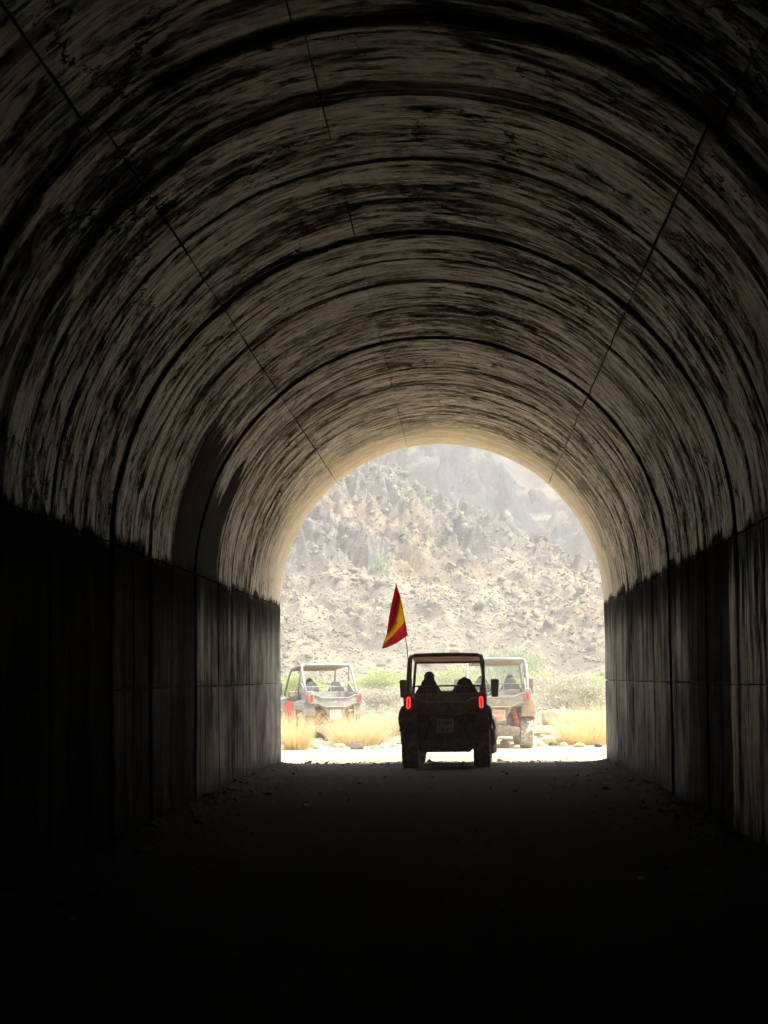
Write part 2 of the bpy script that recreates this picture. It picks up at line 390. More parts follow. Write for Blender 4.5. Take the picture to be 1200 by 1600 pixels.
# headwall at the far portal (its back is what an outside camera would see)
def headwall(y0, y1, nm):
    mb = MB(); pts = [prof(s, .052) for s in np.linspace(-SPR-TH-.4, SPR+TH+.4, 60)]
    outer = []
    for (x, z) in pts:
        a = math.atan2(z-1.5, x); c, s_ = math.cos(a), math.sin(a)
        t = min(9.0/abs(c) if abs(c) > 1e-6 else 1e9, (5.3/s_ if s_ > 0 else 2.0/max(-s_, 1e-6)))
        outer.append((c*t, 1.5+s_*t))
    v = []
    for y in (y0, y1):
        v += [(x, y-TD, z) for x, z in pts] + [(x, y-TD, z) for x, z in outer]
    m = len(pts); f = []
    for i in range(m-1):
        f += [(i, i+1, m+i+1, m+i), (2*m+i, 3*m+i, 3*m+i+1, 2*m+i+1), (m+i, m+i+1, 3*m+i+1, 3*m+i), (i, 2*m+i, 2*m+i+1, i+1)]
    mb.add(v, f).build(nm, M_FACE, tunnel)
headwall(TD-.45, TD-.01, 'headwall')

# ------------------------------------------------------------------ ground
def ground_mat(name, a, b, c, scale=1.0, bd=.02, spec=.1, rough=.95):
    k = NT(name); co = k.n('TexCoord').outputs['Object']
    t = k.noise(co, .35*scale, 8, .6); t2 = k.noise(co, 5*scale, 6, .65); t3 = k.noise(co, 30*scale, 3, .6)
    trk = k.noise(k.vec(co, (2.2, .12, 1)), 1, 4, .5)
    col = k.mix(k.sm(t, .35, .65), a, b)
    col = k.mix(k.math('MULTIPLY', k.sm(trk, .45, .7), .4), col, b)
    col = k.mix(k.math('MULTIPLY', k.sm(t2, .55, .75), .7), col, c)
    col = k.mix(k.math('MULTIPLY', k.sm(t3, .58, .75), .5), col, tuple(x*.6 for x in c))
    k.put(k.b.inputs['Base Color'], col); k.b.inputs['Roughness'].default_value = rough; k.b.inputs['Specular IOR Level'].default_value = spec
    k.put(k.b.inputs['Normal'], k.bump(k.math('ADD', t2, k.math('MULTIPLY', t3, .4)), bd, .8))
    return k.m
M_SAND = ground_mat('pale_sand', (.39, .32, .20), (.45, .37, .245), (.27, .21, .135))
M_SCRUBLAND = ground_mat('stony_desert_soil', (.20, .17, .115), (.27, .225, .155), (.13, .11, .075), 1.6, .05)
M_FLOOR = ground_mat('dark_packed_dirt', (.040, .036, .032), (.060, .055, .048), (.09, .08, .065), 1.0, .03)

def gz(x, y):
    """height of the open ground"""
    x = np.asarray(x, float); y = np.asarray(y, float)
    off = np.clip((y-49.3-.25*np.sin(x*.7)-.35*(x < 0))/1.2, 0, 1)
    r = off*off*(3-2*off)*.10*np.clip(1-(y-60)/30, 0, 1)
    r = r + off*(fbm(x*.5+30, y*.5+30, 4, 4)-.5)*.28 + (fbm(x*1.3+9, y*1.3+9, 14, 4)-.5)*.03*np.clip((y-TD-.3), 0, 1)
    r = r + np.clip((y-75)/120, 0, 1)*(fbm(x*.06+7, y*.06+7, 24, 4)-.5)*1.6
    flat = np.clip((np.hypot(x+2.9, (y-53.2)/1.3)-1.3)/.8, 0, 1)   # where the left buggy stands
    return r*flat + (1-flat)*(-.05)
# inner fine patch and one big coarse sheet around it
def sheet(name, xs, ys, mat, fz, dz=0, smooth=True):
    X, Y = np.meshgrid(xs, ys, indexing='ij'); Z = fz(X, Y)+dz
    o = np_mesh(name, np.stack([X.ravel(), Y.ravel(), Z.ravel()], 1), grid_faces(*X.shape), mat, smooth=smooth)
    return tag(o, kind='structure')
xs = np.unique(np.concatenate([np.linspace(-9, 9, 150), np.linspace(-30, 30, 90), np.linspace(-900, 900, 40)]))
ys = np.unique(np.concatenate([np.linspace(TD-.5, 62, 190), np.linspace(62, 130, 120), np.linspace(130, 260, 60), np.linspace(260, 1600, 30)]))
_g = sheet('ground', xs, ys, M_SAND, gz)
_g.data.materials.append(M_SCRUBLAND)
_c = np.zeros(len(_g.data.polygons)*3); _g.data.polygons.foreach_get('center', _c); _c = _c.reshape(-1, 3)
_g.data.polygons.foreach_set('material_index', ((_c[:, 1] > 49.6+.25*np.sin(_c[:, 0]*.7)+.5*(vnoise(_c[:, 0]*1.5+9, _c[:, 1]*1.5)-.5)) ).astype(np.int32))
sheet('ground', np.linspace(-900, 900, 20), np.linspace(-700, TD-.5, 20), M_SAND, lambda x, y: 0*x-.02)
def fz(x, y):
    e = np.clip((np.abs(x)-2.15)/.6, 0, 1)
    r = e*e*.07*(.6+.8*vnoise(x*2+9, y*1.1+80, 5)) + (fbm(x*.9+20, y*.4+60, 6, 4)-.5)*.035
    return r*np.clip((TD-.1-y)/1.0+.35, 0, 1)
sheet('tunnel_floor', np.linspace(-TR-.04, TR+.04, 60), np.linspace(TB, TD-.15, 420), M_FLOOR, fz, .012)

# ------------------------------------------------------------------ hills
def rock_mat(name, base, grey, ochre, sc=1.0, gy=.5):
    k = NT(name); co = k.n('TexCoord').outputs['Object']; ge = k.n('NewGeometry')
    nz = k.n('SeparateXYZ', {0: ge.outputs['Normal']}).outputs[2]
    a = k.noise(co, .035*sc, 6, .6); b = k.noise(co, .25*sc, 8, .65); c = k.noise(co, 1.6*sc, 6, .65); d = k.noise(co, .09*sc, 5, .6, .5)
    rv = k.n('VectorRotate', {0: co, 'Angle': R_(30)}, rotation_type='Y_AXIS').outputs[0]
    dg = k.noise(k.vec(rv, (.22*sc, .5*sc, .9*sc)), 1, 8, .68)
    at = k.n('Attribute', attribute_name='crag').outputs['Fac']
    steep = k.sm(k.math('ADD', nz, k.math('MULTIPLY', k.math('SUBTRACT', b, .5), .5)), .62, .92, 1, 0)
    g = k.math('ADD', k.math('MULTIPLY', at, gy), k.math('MULTIPLY', steep, .55), clamp=True)
    col = k.mix(k.sm(b, .35, .68), tuple(x*.72 for x in base), tuple(min(1, x*1.22) for x in base))
    col = k.mix(g, col, grey)
    col = k.mix(k.math('MULTIPLY', k.sm(dg, .50, .62), .6), col, tuple(x*.62 for x in grey))
    col = k.mix(k.math('MULTIPLY', k.sm(dg, .46, .36), .45), col, tuple(min(1, x*1.45) for x in base))
    col = k.mix(k.math('MULTIPLY', k.sm(d, .54, .70), .6), col, ochre)
    col = k.mix(k.math('MULTIPLY', k.sm(c, .55, .75), .4), col, tuple(x*.45 for x in grey))
    col = k.mix(k.math('MULTIPLY', k.sm(k.noise(co, 2.3*sc, 4, .6), .6, .72), .5), col, tuple(min(1, x*1.6) for x in base))
    k.put(k.b.inputs['Base Color'], col); k.b.inputs['Roughness'].default_value = .95; k.b.inputs['Specular IOR Level'].default_value = .1
    k.put(k.b.inputs['Normal'], k.bump(k.math('ADD', b, k.math('MULTIPLY', c, .4)), .35/sc, .9))
    return k.m
M_HILL = rock_mat('dry_hillside', (.180, .159, .108), (.072, .074, .074), (.21, .155, .09), 1.0, .55)
M_FAR = rock_mat('far_mountainside', (.105, .097, .068), (.022, .026, .034), (.18, .14, .08), .45, 1.0)

def ridge_y(x):   # ground line of the near hill's foot
    return 197 - .10*x + 5*np.sin(x*.09)
def top_z(x):     # crest of the near spur, falling to the right
    return np.interp(x, [-400, -60, -19, -12.5, -6, 1, 7, 13, 19, 40, 120, 400], [90, 44, 23, 20.0, 17.6, 15.6, 12.8, 11.2, 8.5, 4, 2, 1])
def rot(x, y, deg):
    a = R_(deg); return x*math.cos(a)+y*math.sin(a), -x*math.sin(a)+y*math.cos(a)
def hz(x, y):
    x = np.asarray(x, float); y = np.asarray(y, float)
    t = y - ridge_y(x)
    sl = np.clip(t, 0, None)*.50 + (np.clip(t, 0, 8)**2)*.006
    tz = top_z(x)
    z = -np.logaddexp(-sl/1.6, -tz/1.6)*1.6 + .3         # smooth minimum of slope and crest
    z = z - np.clip(y-262-(-x*.3), 0, 400)*.30           # the back of the spur drops again
    up = np.clip(z/6, 0, 1)
    big = (fbm(x*.05+11, y*.05+3, 41, 4)-.5)*5*up
    u0, v0 = rot(x, z, -30); big = big + (ridged(u0*.10+3, v0*.30+1, 44, 4)-.5)*2.6*up
    # crags in tilted beds
    u, v = rot(x, z*1.7+y*.4, -32)
    m1 = fbm(x*.055+5, z*.13+8, 51, 4)
    rel = z/np.maximum(tz, 1)
    crag = np.clip((m1-.40)*8, 0, 1)*np.clip((rel-.24)*3.5, 0, 1)
    f1, f2, r1 = cells(u*.24+5, v*.75+5, 61); _, _, r2 = cells(u*.62+3, v*1.8+1, 62); e1 = np.clip((f2-f1)*4, 0, 1)
    _, _, r5 = cells(u*1.5+3, v*3.6+1, 69)
    ru, rv_ = rot(x, z+y*.6, -28); big = big + (ridged(ru*.035+7, rv_*.11+3, 46, 4)-.5)*3.0*up
    cr = ((r1-.25)*2.6 + (r2-.4)*1.3 + (r5-.4)*.7)*e1 + (ridged(u*.30+20, v*.8+20, 63, 6)-.45)*2.4
    sc_ = (ridged(u*.12+2, v*.45+7, 66, 6)-.5)*1.1 + (ridged(u*.7+2, v*1.9+7, 67, 4)-.5)*.45
    _, _, r3 = cells(x*1.25+7, y*1.25+3, 67)
    u1, v1 = rot(x, z*2, -30); sm_ = (fbm(u1*.45+9, v1*1.3+9, 45, 5)-.5)*.8 + (r3-.4)*.45*np.clip((fbm(x*.3, y*.3, 68, 3)-.35)*5, 0, 1)
    return z + big + cr*crag + sc_*up*(1-crag*.5) + sm_*up*.9, crag
def fzf(x, y):    # the mountainside behind it
    x = np.asarray(x, float); y = np.asarray(y, float)
    z = np.clip(y-312+.12*x, 0, None)*.62
    ero = (fbm(x*.022+3, y*.022+8, 71, 5)-.5)*18*np.clip(z/25, 0, 1)
    gul = -np.exp(-((x-12-.05*(y-330))/9)**2)*7*np.clip(z/10, 0, 1)
    m = np.clip((fbm(x*.040+1, z*.07+4, 73, 4)-.38)*7, 0, 1)*np.clip((z-19+.02*x)/4, 0, 1)
    u, v = rot(x, z*1.5, 14)
    f1, f2, r1 = cells(u*.13+5, v*.26+5, 81); _, _, r2 = cells(u*.38+5, v*.7+5, 82)
    cr = ((r1-.3)*5+(r2-.4)*5+(cells(u*.8+2, v*1.1+4, 85)[2]-.5)*2.2)*np.clip((f2-f1)*4, 0, 1) + (ridged(u*.11, v*.22, 83, 6)-.4)*5.5
    return z + ero + gul + cr*m + (ridged(x*.10+9, y*.10+2, 84, 6)-.5)*3.2*np.clip(z/20, 0, 1), m
def hill(name, xs, ys, fn, mat, label):
    X, Y = np.meshgrid(xs, ys, indexing='ij'); Z, cg = fn(X, Y)
    o = np_mesh(name, np.stack([X.ravel(), Y.ravel(), Z.ravel()], 1), grid_faces(*X.shape), mat, smooth=False)
    at = o.data.attributes.new('crag', 'FLOAT', 'POINT'); at.data.foreach_set('value', cg.ravel().astype(np.float32))
    return tag(o, kind='structure')
xs = np.unique(np.concatenate([np.arange(-38, 38, .24), np.linspace(-400, 400, 130)]))
ys = np.concatenate([np.arange(183, 255, .24), np.linspace(255.5, 330, 40)])
hill('hillside', xs, ys, hz, M_HILL, '')
xs = np.unique(np.concatenate([np.arange(-40, 42, .4), np.linspace(-900, 900, 120)]))
ys = np.concatenate([np.arange(303, 395, .4), np.linspace(396, 900, 60)])
hill('mountain', xs, ys, fzf, M_FAR, '')

# rubble: low-poly stones merged into one mesh
_ico = bmesh.new(); bmesh.ops.create_icosphere(_ico, subdivisions=1, radius=1.0)
ICV = np.array([v.co[:] for v in _ico.verts]); ICF = np.array([[v.index for v in f.verts] for f in _ico.faces]); _ico.free()
def rubble(name, P, size, mat, seed=1, flat=.65, label=None):
    g = np.random.default_rng(seed); n = len(P)
    r = size[:, None, None]*(1+g.normal(0, .30, (n, 12, 1)))
    ax = g.uniform(.6, 1.3, (n, 1, 3))*np.array([1, 1, flat])
    a = g.uniform(0, 6.28, n); c, s = np.cos(a), np.sin(a)
    V = ICV[None]*r*ax; tl = g.normal(0, .35, (n, 1)); V[:, :, 2] += V[:, :, 0]*tl
    x = V[:, :, 0]*c[:, None]-V[:, :, 1]*s[:, None]; y = V[:, :, 0]*s[:, None]+V[:, :, 1]*c[:, None]
    V = np.stack([x, y, V[:, :, 2]], 2)+P[:, None, :]
    Fq = (ICF[None]+12*np.arange(n)[:, None, None]).reshape(-1, 3)
    return np_mesh(name, V.reshape(-1, 3), Fq, mat)
def stone_mat(name, a, b):
    k = NT(name); co = k.n('TexCoord').outputs['Object']; g = k.n('NewGeometry').outputs['Random Per Island']
    t = k.noise(co, 7, 6, .6)
    col = k.mix(g, a, b); col = k.mix(k.math('MULTIPLY', k.sm(t, .4, .7), .5), col, tuple(x*.55 for x in a))
    k.put(k.b.inputs['Base Color'], col); k.b.inputs['Roughness'].default_value = .9; k.b.inputs['Specular IOR Level'].default_value = .2
    k.put(k.b.inputs['Normal'], k.bump(t, .02, .8)); return k.m
M_STONE = stone_mat('tan_stone', (.42, .34, .24), (.28, .25, .21))
M_STONE2 = stone_mat('grey_brown_stone', (.19, .166, .122), (.105, .103, .098))
M_STONE_DK = stone_mat('dusty_dark_stone', (.10, .09, .075), (.16, .145, .12))
M_OCHRE = stone_mat('ochre_stone', (.52, .36, .19), (.46, .36, .22))
n = 60000
X = rng.uniform(-30, 34, n); Y = ridge_y(X) + rng.power(1.3, n)*52 - 3
Z, cg = hz(X, Y); sz = .06 + rng.pareto(3.0, n)*.070; sz = np.clip(sz, .06, .55)
tag(rubble('hillside_rubble', np.stack([X, Y, Z], 1), sz, M_STONE2, 3), 'loose grey and tan stones scattered over the hillside', 'rubble', kind='stuff')
# stones on the plain between road and hill
n = 5200
X = rng.uniform(-14, 15, n); Y = 49.7 + rng.power(.8, n)**2*95
Z = gz(X, Y); sz = np.clip(.02 + rng.pareto(2.4, n)*.028*(1+(Y-49)/70), .02, .26)
ok = np.hypot(X+2.9, Y-53.5) > 1.7
tag(rubble('roadside_gravel', np.stack([X, Y, Z], 1)[ok], sz[ok], M_STONE, 4), 'pale gravel and small stones beside the dirt road', 'gravel', kind='stuff')
n = 900
X = rng.uniform(-6, 7, n); Y = rng.uniform(TD+.2, 49.4, n); Z = gz(X, Y); sz = np.clip(.006+rng.pareto(3, n)*.006, .006, .03)
tag(rubble('road_pebbles', np.stack([X, Y, Z], 1), sz, M_STONE, 5), 'small pebbles on the pale dirt road', 'pebbles', kind='stuff')
n = 260
X = rng.uniform(-2.6, 2.6, n); Y = rng.normal(TD+.2, .5, n); Z = np.where(Y > TD, gz(X, Y), fz(X, Y)+.012)
tag(rubble('threshold_clods', np.stack([X, Y, Z], 1), np.clip(.012+rng.pareto(2.5, n)*.012, .012, .06), M_STONE_DK, 15), 'clods and small stones along the threshold of the tunnel mouth', 'clods', kind='stuff')
# debris at the foot of the tunnel walls
n = 2600
sg = rng.choice([-1, 1], n); X = sg*(TR-.02-rng.exponential(.20, n)); Y = rng.uniform(9, TD-.1, n)
ok = np.abs(X) > 1.6; X, Y = X[ok], Y[ok]
Z = fz(X, Y)+.012; sz = np.clip(.008+rng.pareto(2.6, len(X))*.007, .008, .05)
tag(rubble('wall_foot_debris', np.stack([X, Y, Z], 1), sz, M_STONE_DK, 6), 'crumbled stones and dirt along the foot of the tunnel walls', 'debris', kind='stuff')
n = 2600
X = rng.uniform(-2.5, 2.5, n); Y = rng.uniform(12, TD-.1, n)
tag(rubble('floor_grit', np.stack([X, Y, fz(X, Y)+.013], 1), np.clip(.004+rng.pareto(3, n)*.005, .004, .03), M_STONE_DK, 8), 'grit and small stones on the dark tunnel floor', 'grit', kind='stuff')

def boulder(name, loc, size, mat, label, cat='rock', group=None, seed=0, sub=3):
    bm = bmesh.new(); bmesh.ops.create_icosphere(bm, subdivisions=sub, radius=1.0)
    g = random.Random(seed); pl = [(Vector((g.gauss(0, 1), g.gauss(0, 1), g.gauss(0, 1))).normalized(), g.uniform(.62, .92)) for _ in range(9)]
    from mathutils import noise as mn
    for v in bm.verts:
        p = v.co.copy()
        for nrm, d in pl:
            e = p.dot(nrm)-d
            if e > 0: p -= nrm*e
        p *= 1+.09*mn.noise(p*2.3+Vector((seed, 0, 0)))+.04*mn.noise(p*6)
        v.co = Vector((p.x*size[0], p.y*size[1], p.z*size[2]))
    me = bpy.data.meshes.new(name); bm.to_mesh(me); bm.free(); me.materials.append(mat)
    o = bpy.data.objects.new(name, me); C.objects.link(o); o.location = loc
    return tag(o, label, cat, group)
def on_ground(px, py):
    x, y, _ = ground_at(px, py, 0.0); z = float(gz(x, y))
    x, y, _ = ground_at(px, py, z); return x, y, float(gz(x, y))
x, y, z = on_ground(863, 1136)
boulder('boulder', (x, y, z+.20), (.30, .26, .30), M_OCHRE, 'big rounded ochre boulder right of the right-hand buggy', 'boulder', seed=3)

# ------------------------------------------------------------------ plants
def leaf_mat(name, a, b, tip=None, trans=.35, scale=3):
    k = NT(name); co = k.n('TexCoord').outputs['Object']; g = k.n('NewGeometry').outputs['Random Per Island']
    col = k.mix(g, a, b); col = k.mix(k.math('MULTIPLY', k.sm(k.noise(co, scale, 3), .45, .7), .5), col, tuple(x*.7 for x in a))
    k.put(k.b.inputs['Base Color'], col); k.b.inputs['Roughness'].default_value = .7; k.b.inputs['Specular IOR Level'].default_value = .25
    tr = k.n('BsdfTranslucent', {'Color': col}); mx = k.n('MixShader', {0: trans, 1: k.b.outputs[0], 2: tr.outputs[0]})
    k.t.links.new(mx.outputs[0], k.t.nodes['Material Output'].inputs[0]); return k.m
M_STRAW = leaf_mat('dry_straw', (.66, .54, .27), (.80, .70, .44))
M_STRAW2 = leaf_mat('pale_straw', (.68, .60, .42), (.56, .44, .25))
M_LIME = leaf_mat('yellow_green_leaves', (.27, .38, .07), (.38, .45, .12))
M_REED = leaf_mat('blue_green_stems', (.22, .32, .19), (.33, .40, .23))
M_SAGE = leaf_mat('grey_sage_leaves', (.36, .36, .27), (.46, .43, .32))

def blades(n, spread, h, lean, w, g, curve=.35, base=.1, seg=4):
    """n tapering grass blades fanning out of one crown"""
    an = g.uniform(0, 6.283, n); rad = np.sqrt(g.uniform(0, 1, n)); L = h*(.28+.85*g.random(n)**.8)
    ln = rad*lean*g.uniform(.6, 1.1, n)
    bx, by = np.cos(an)*rad*base*spread, np.sin(an)*rad*base*spread
    dx, dy = np.cos(an), np.sin(an); tw = g.uniform(0, 6.283, n); wx, wy = np.cos(tw), np.sin(tw)
    V = np.zeros((n, (seg+1)*2, 3)); px, py, pz = bx.copy(), by.copy(), np.zeros(n)
    for i in range(seg+1):
        t = i/seg; ww = w*(1-t*.85)
        V[:, 2*i, 0] = px-wx*ww; V[:, 2*i, 1] = py-wy*ww; V[:, 2*i, 2] = pz
        V[:, 2*i+1, 0] = px+wx*ww; V[:, 2*i+1, 1] = py+wy*ww; V[:, 2*i+1, 2] = pz
        a_ = ln*(1+curve*3*t*t); st = L/seg
        px = px+dx*np.sin(np.clip(a_, 0, 2.2))*st; py = py+dy*np.sin(np.clip(a_, 0, 2.2))*st; pz = pz+np.cos(np.clip(a_, 0, 2.2))*st
    f = np.array([[2*i, 2*i+1, 2*i+3, 2*i+2] for i in range(seg)])
    Fq = (f[None]+(seg+1)*2*np.arange(n)[:, None, None]).reshape(-1, 4)
    return V.reshape(-1, 3), Fq
def grass(px, py, h, n, mat, label, seed, lean=.75, w=.0045, spread=2.0, group='dry grass clumps by the road', dead=M_STRAW2):
    g = np.random.default_rng(seed); x, y, z = on_ground(px, py)
    root = empty('grass_clump', (x, y, z-.02), 0, label, 'grass clump', group)
    V, Fq = blades(n, spread, h, lean, w, g); np_mesh('blades', V, Fq, mat, root)
    V, Fq = blades(int(n*.35), spread*1.3, h*.55, lean*1.7, w, g); np_mesh('dead_blades', V, Fq, dead, root)
    return root
def shrub(px, py, rx, ry, hh, n, mat, label, seed, cat='shrub', leaf=.05, group=None, stems=True, name='shrub', xyz=None, up=.0):
    """leaf-sized faces in ragged clumps on thin branches"""
    g = np.random.default_rng(seed); x, y, z = xyz or on_ground(px, py)
    root = empty(name, (x, y, z-.03), 0, label, cat, group)
    nc = 26; cl = g.normal(0, .42, (nc, 3)); cl[:, 2] = g.uniform(.15, 1.0, nc); sh = np.sqrt(np.clip(1-(cl[:, 2]-.35)**2*1.6, .1, 1))
    cc = np.stack([cl[:, 0]*rx*sh, cl[:, 1]*ry*sh, cl[:, 2]*hh], 1)
    if stems:
        mb = MB()
        for c in cc[:18]: mb.tube([(0, 0, 0), (c[0]*.35, c[1]*.35, c[2]*.45), tuple(c)], [.022*hh, .013*hh, .005*hh], 5)
        mb.build('stems', M_STEM, root)
    k = g.integers(0, nc, n); P = cc[k]+g.normal(0, 1, (n, 3))*np.array([rx*.17, ry*.17, hh*.12])
    P[:, 2] = np.abs(P[:, 2])
    nr = g.normal(0, 1, (n, 3)); nr[:, 2] *= (1-up*.9); nr /= np.linalg.norm(nr, axis=1)[:, None]
    t = g.normal(0, 1-up*.8, (n, 3)); t[:, 2] += up*2.2
    t -= nr*(t*nr).sum(1)[:, None]; t /= np.linalg.norm(t, axis=1)[:, None]; b = np.cross(nr, t)
    L = leaf*g.uniform(.6, 1.4, n)[:, None]; W = L*(.35-.27*up)
    V = np.stack([P-t*L, P+b*W, P+t*L, P-b*W], 1).reshape(-1, 3); Fq = np.arange(4*n).reshape(-1, 4)
    np_mesh('foliage', V, Fq, mat, root); return root
M_STEM = dirty('woody_stem', (.16, .12, .08), .9, amt=.2)
grass(462, 1163, .88, 800, M_STRAW, 'tall golden dry grass clump beside the left tunnel edge', 11, .60)
grass(449, 1160, .95, 600, M_STRAW2, 'faded dry grass clump half hidden by the left tunnel edge', 12, .5)
grass(556, 1163, .86, 1700, M_STRAW, 'wide golden dry grass clump in front of the left buggy', 13, .85, spread=4)
grass(580, 1164, .55, 800, M_STRAW, 'low golden tuft right of the wide grass clump', 14, 1.1, spread=3)
grass(508, 1160, .84, 800, M_STRAW2, 'thin pale grass clump between the two golden clumps', 15, .8)
grass(916, 1163, .86, 1300, M_STRAW, 'wide golden dry grass clump beside the right tunnel edge', 16, .85, spread=4)
grass(941, 1160, .95, 650, M_STRAW, 'tall dry grass clump touching the right tunnel edge', 17, .6)
grass(884, 1163, .45, 700, M_STRAW2, 'low pale grass tuft left of the right golden clump', 18, 1.1, spread=3)
grass(612, 1150, .8, 700, M_STRAW2, 'orange-brown dry grass clump just left of the nearest buggy', 19, .8, group='dry grass clumps by the road')
shrub(592, 1092, 2.3, 1.6, 1.55, 9000, M_LIME, 'wide yellow-green bush right of the left buggy', 21, leaf=.075)
shrub(566, 1088, 1.6, 1.2, 1.0, 4000, M_LIME, 'low yellow-green bush behind the left buggy roof', 22, leaf=.07)
shrub(800, 1086, 2.3, 1.5, 2.9, 10000, M_REED, 'tall blue-green reedy bush behind the right-hand buggy', 23, leaf=.16, up=.85)
shrub(842, 1086, 1.5, 1.2, 1.7, 4500, M_LIME, 'yellow-green bush right of the reedy bush', 24, leaf=.08)
shrub(934, 1092, 2.0, 1.5, 1.5, 6000, M_LIME, 'yellow-green bush at the right tunnel edge', 25, leaf=.08)
shrub(885, 1110, 2.0, 1.3, 1.25, 6000, M_SAGE, 'grey-green scrub behind the ochre boulder', 26, leaf=.06)
shrub(920, 1112, 1.1, .9, .9, 3000, M_SAGE, 'low grey-green scrub behind the right grass clump', 27, leaf=.05)
shrub(600, 1118, 1.5, 1.0, .95, 4500, M_SAGE, 'grey-green scrub between the left and nearest buggies', 28, leaf=.05)
shrub(588, 1000, 0.9, .9, 1.6, 900, M_REED, 'small green spiky bush up on the hillside', 29, leaf=.20, up=.7, xyz=(-7.5, 215.0, float(hz(-7.5, 215.0)[0])))
grass(530, 1152, .9, 1200, M_STRAW2, 'pale dry grass right under the tail of the left buggy', 31, .8)
grass(483, 1154, .9, 1200, M_STRAW2, 'pale dry grass under the red side panel of the left buggy', 32, .7)
grass(895, 1135, .6, 700, M_STRAW2, 'small dry tuft behind and right of the ochre boulder', 33, .8)
shrub(560, 1104, 1.6, 1.1, .9, 5000, M_SAGE, 'grey-green scrub right behind the left buggy', 34, leaf=.05)
shrub(870, 1094, 2.2, 1.5, 1.3, 6000, M_SAGE, 'pale grey-green bush far behind the ochre boulder', 35, leaf=.06)
shrub(470, 1092, 2.4, 1.5, 1.5, 6000, M_LIME, 'yellow-green bush seen through the left buggy cage', 36, leaf=.075)
shrub(700, 1088, 3.0, 1.5, 1.6, 8000, M_LIME, 'yellow-green bush seen through the nearest buggy cage', 37, leaf=.075)
shrub(640, 1100, 1.4, 1.1, .9, 4000, M_SAGE, 'grey-green scrub left of the nearest buggy\'s cage', 38, leaf=.05)
gg = np.random.default_rng(77); N_ = 260
CX = gg.uniform(-12, 13, N_); CY = 58+gg.power(1.0, N_)*110; CZ = gz(CX, CY); nb = 90
q = gg.integers(0, N_, N_*nb); sc0 = .45+.25*gg.random(N_)
P = np.stack([CX[q], CY[q], CZ[q]], 1)+gg.normal(0, 1, (len(q), 3))*np.array([.34, .34, .0])*sc0[q][:, None]*1.5; P[:, 2] += np.abs(gg.normal(0, .24, len(q)))*sc0[q]
nr = gg.normal(0, 1, (len(q), 3)); nr /= np.linalg.norm(nr, axis=1)[:, None]; t = gg.normal(0, 1, (len(q), 3)); t[:, 2] += 1; t -= nr*(t*nr).sum(1)[:, None]; t /= np.linalg.norm(t, axis=1)[:, None]; b = np.cross(nr, t)
L = .05*gg.uniform(.7, 1.8, len(q))[:, None]
V = np.stack([P-t*L, P+b*L*.3, P+t*L, P-b*L*.3], 1).reshape(-1, 3)
tag(np_mesh('low_scrub', V, np.arange(len(V)).reshape(-1, 4), M_SAGE), 'sparse low grey-green scrub covering the plain below the hill', 'scrub', kind='stuff')
g = random.Random(9)
RK = [(455, 1166, .17, 'white'), (487, 1167, .20, 'tan'), (497, 1170, .13, 'white'), (530, 1168, .12, 'tan'), (557, 1171, .15, 'grey'), (585, 1170, .10, 'tan'),
      (606, 1168, .14, 'white'), (472, 1150, .22, 'tan'), (505, 1152, .20, 'grey'), (597, 1158, .16, 'grey'), (848, 1150, .22, 'tan'), (864, 1165, .10, 'grey'),
      (845, 1166, .12, 'white'), (880, 1166, .09, 'tan'), (905, 1167, .11, 'tan'), (935, 1167, .10, 'grey'), (858, 1155, .18, 'white'), (790, 1160, .14, 'tan')]
M_WHITE_ST = stone_mat('pale_stone', (.66, .60, .50), (.58, .50, .40))
where = ['at the very left by the tunnel edge', 'at the foot of the tall left grass', 'low and flat between the two left clumps', 'in front of the wide left clump', 'under the middle of the wide left clump',
         'right of the wide left clump', 'beside the nearest buggy\'s left tyre', 'behind the tall left grass', 'below the left buggy\'s red panel', 'in the dust left of the nearest buggy', 'below and left of the ochre boulder', 'on the road edge right of the right buggy\'s tyre',
         'on the road edge beside the right buggy\'s tyre', 'left of the right grass clump', 'under the middle of the right grass clump', 'at the very right by the tunnel edge', 'just in front of the ochre boulder', 'under the tail of the right buggy']
for i, ((px, py, s_, c_), wh) in enumerate(zip(RK, where)):
    x, y, z = on_ground(px, py)
    boulder('rock', (x, y, z+s_*.25), (s_*g.uniform(.9, 1.4), s_, s_*g.uniform(.5, .8)), {'white': M_WHITE_ST, 'tan': M_OCHRE, 'grey': M_STONE2}[c_],
            {'white': 'pale whitish rock ', 'tan': 'tan ochre rock ', 'grey': 'grey-brown rock '}[c_]+wh, 'rock', 'rocks along the road edge', seed=i+20, sub=2)

# ------------------------------------------------------------------ buggies
def cloth_mat(name, col, tr=.4):
    k = NT(name); co = k.n('TexCoord').outputs['Object']; t = k.noise(co, 5, 5, .6)
    c = k.mix(k.sm(t, .35, .7), col, tuple(x*.7 for x in col))
    k.put(k.b.inputs['Base Color'], c); k.b.inputs['Roughness'].default_value = .9; k.b.inputs['Specular IOR Level'].default_value = .15
    tn = k.n('BsdfTranslucent', {'Color': c}); mx = k.n('MixShader', {0: tr, 1: k.b.outputs[0], 2: tn.outputs[0]})
    k.t.links.new(mx.outputs[0], k.t.nodes['Material Output'].inputs[0]); return k.m
M_BLK = dirty('dusty_black_plastic', (.13, .125, .11), .6, (.36, .33, .26), .85)
M_OLV = dirty('dusty_olive_plastic', (.085, .082, .062), .6, (.28, .25, .18), .6)
M_GRY = dirty('dusty_grey_plastic', (.20, .215, .21), .55, (.42, .40, .35), .6)
M_GRYL = dirty('dusty_light_grey_plastic', (.22, .24, .24), .55, (.42, .40, .35), .45)
M_TAN = dirty('dust_covered_tan_plastic', (.26, .21, .14), .8, (.40, .32, .21), .7)
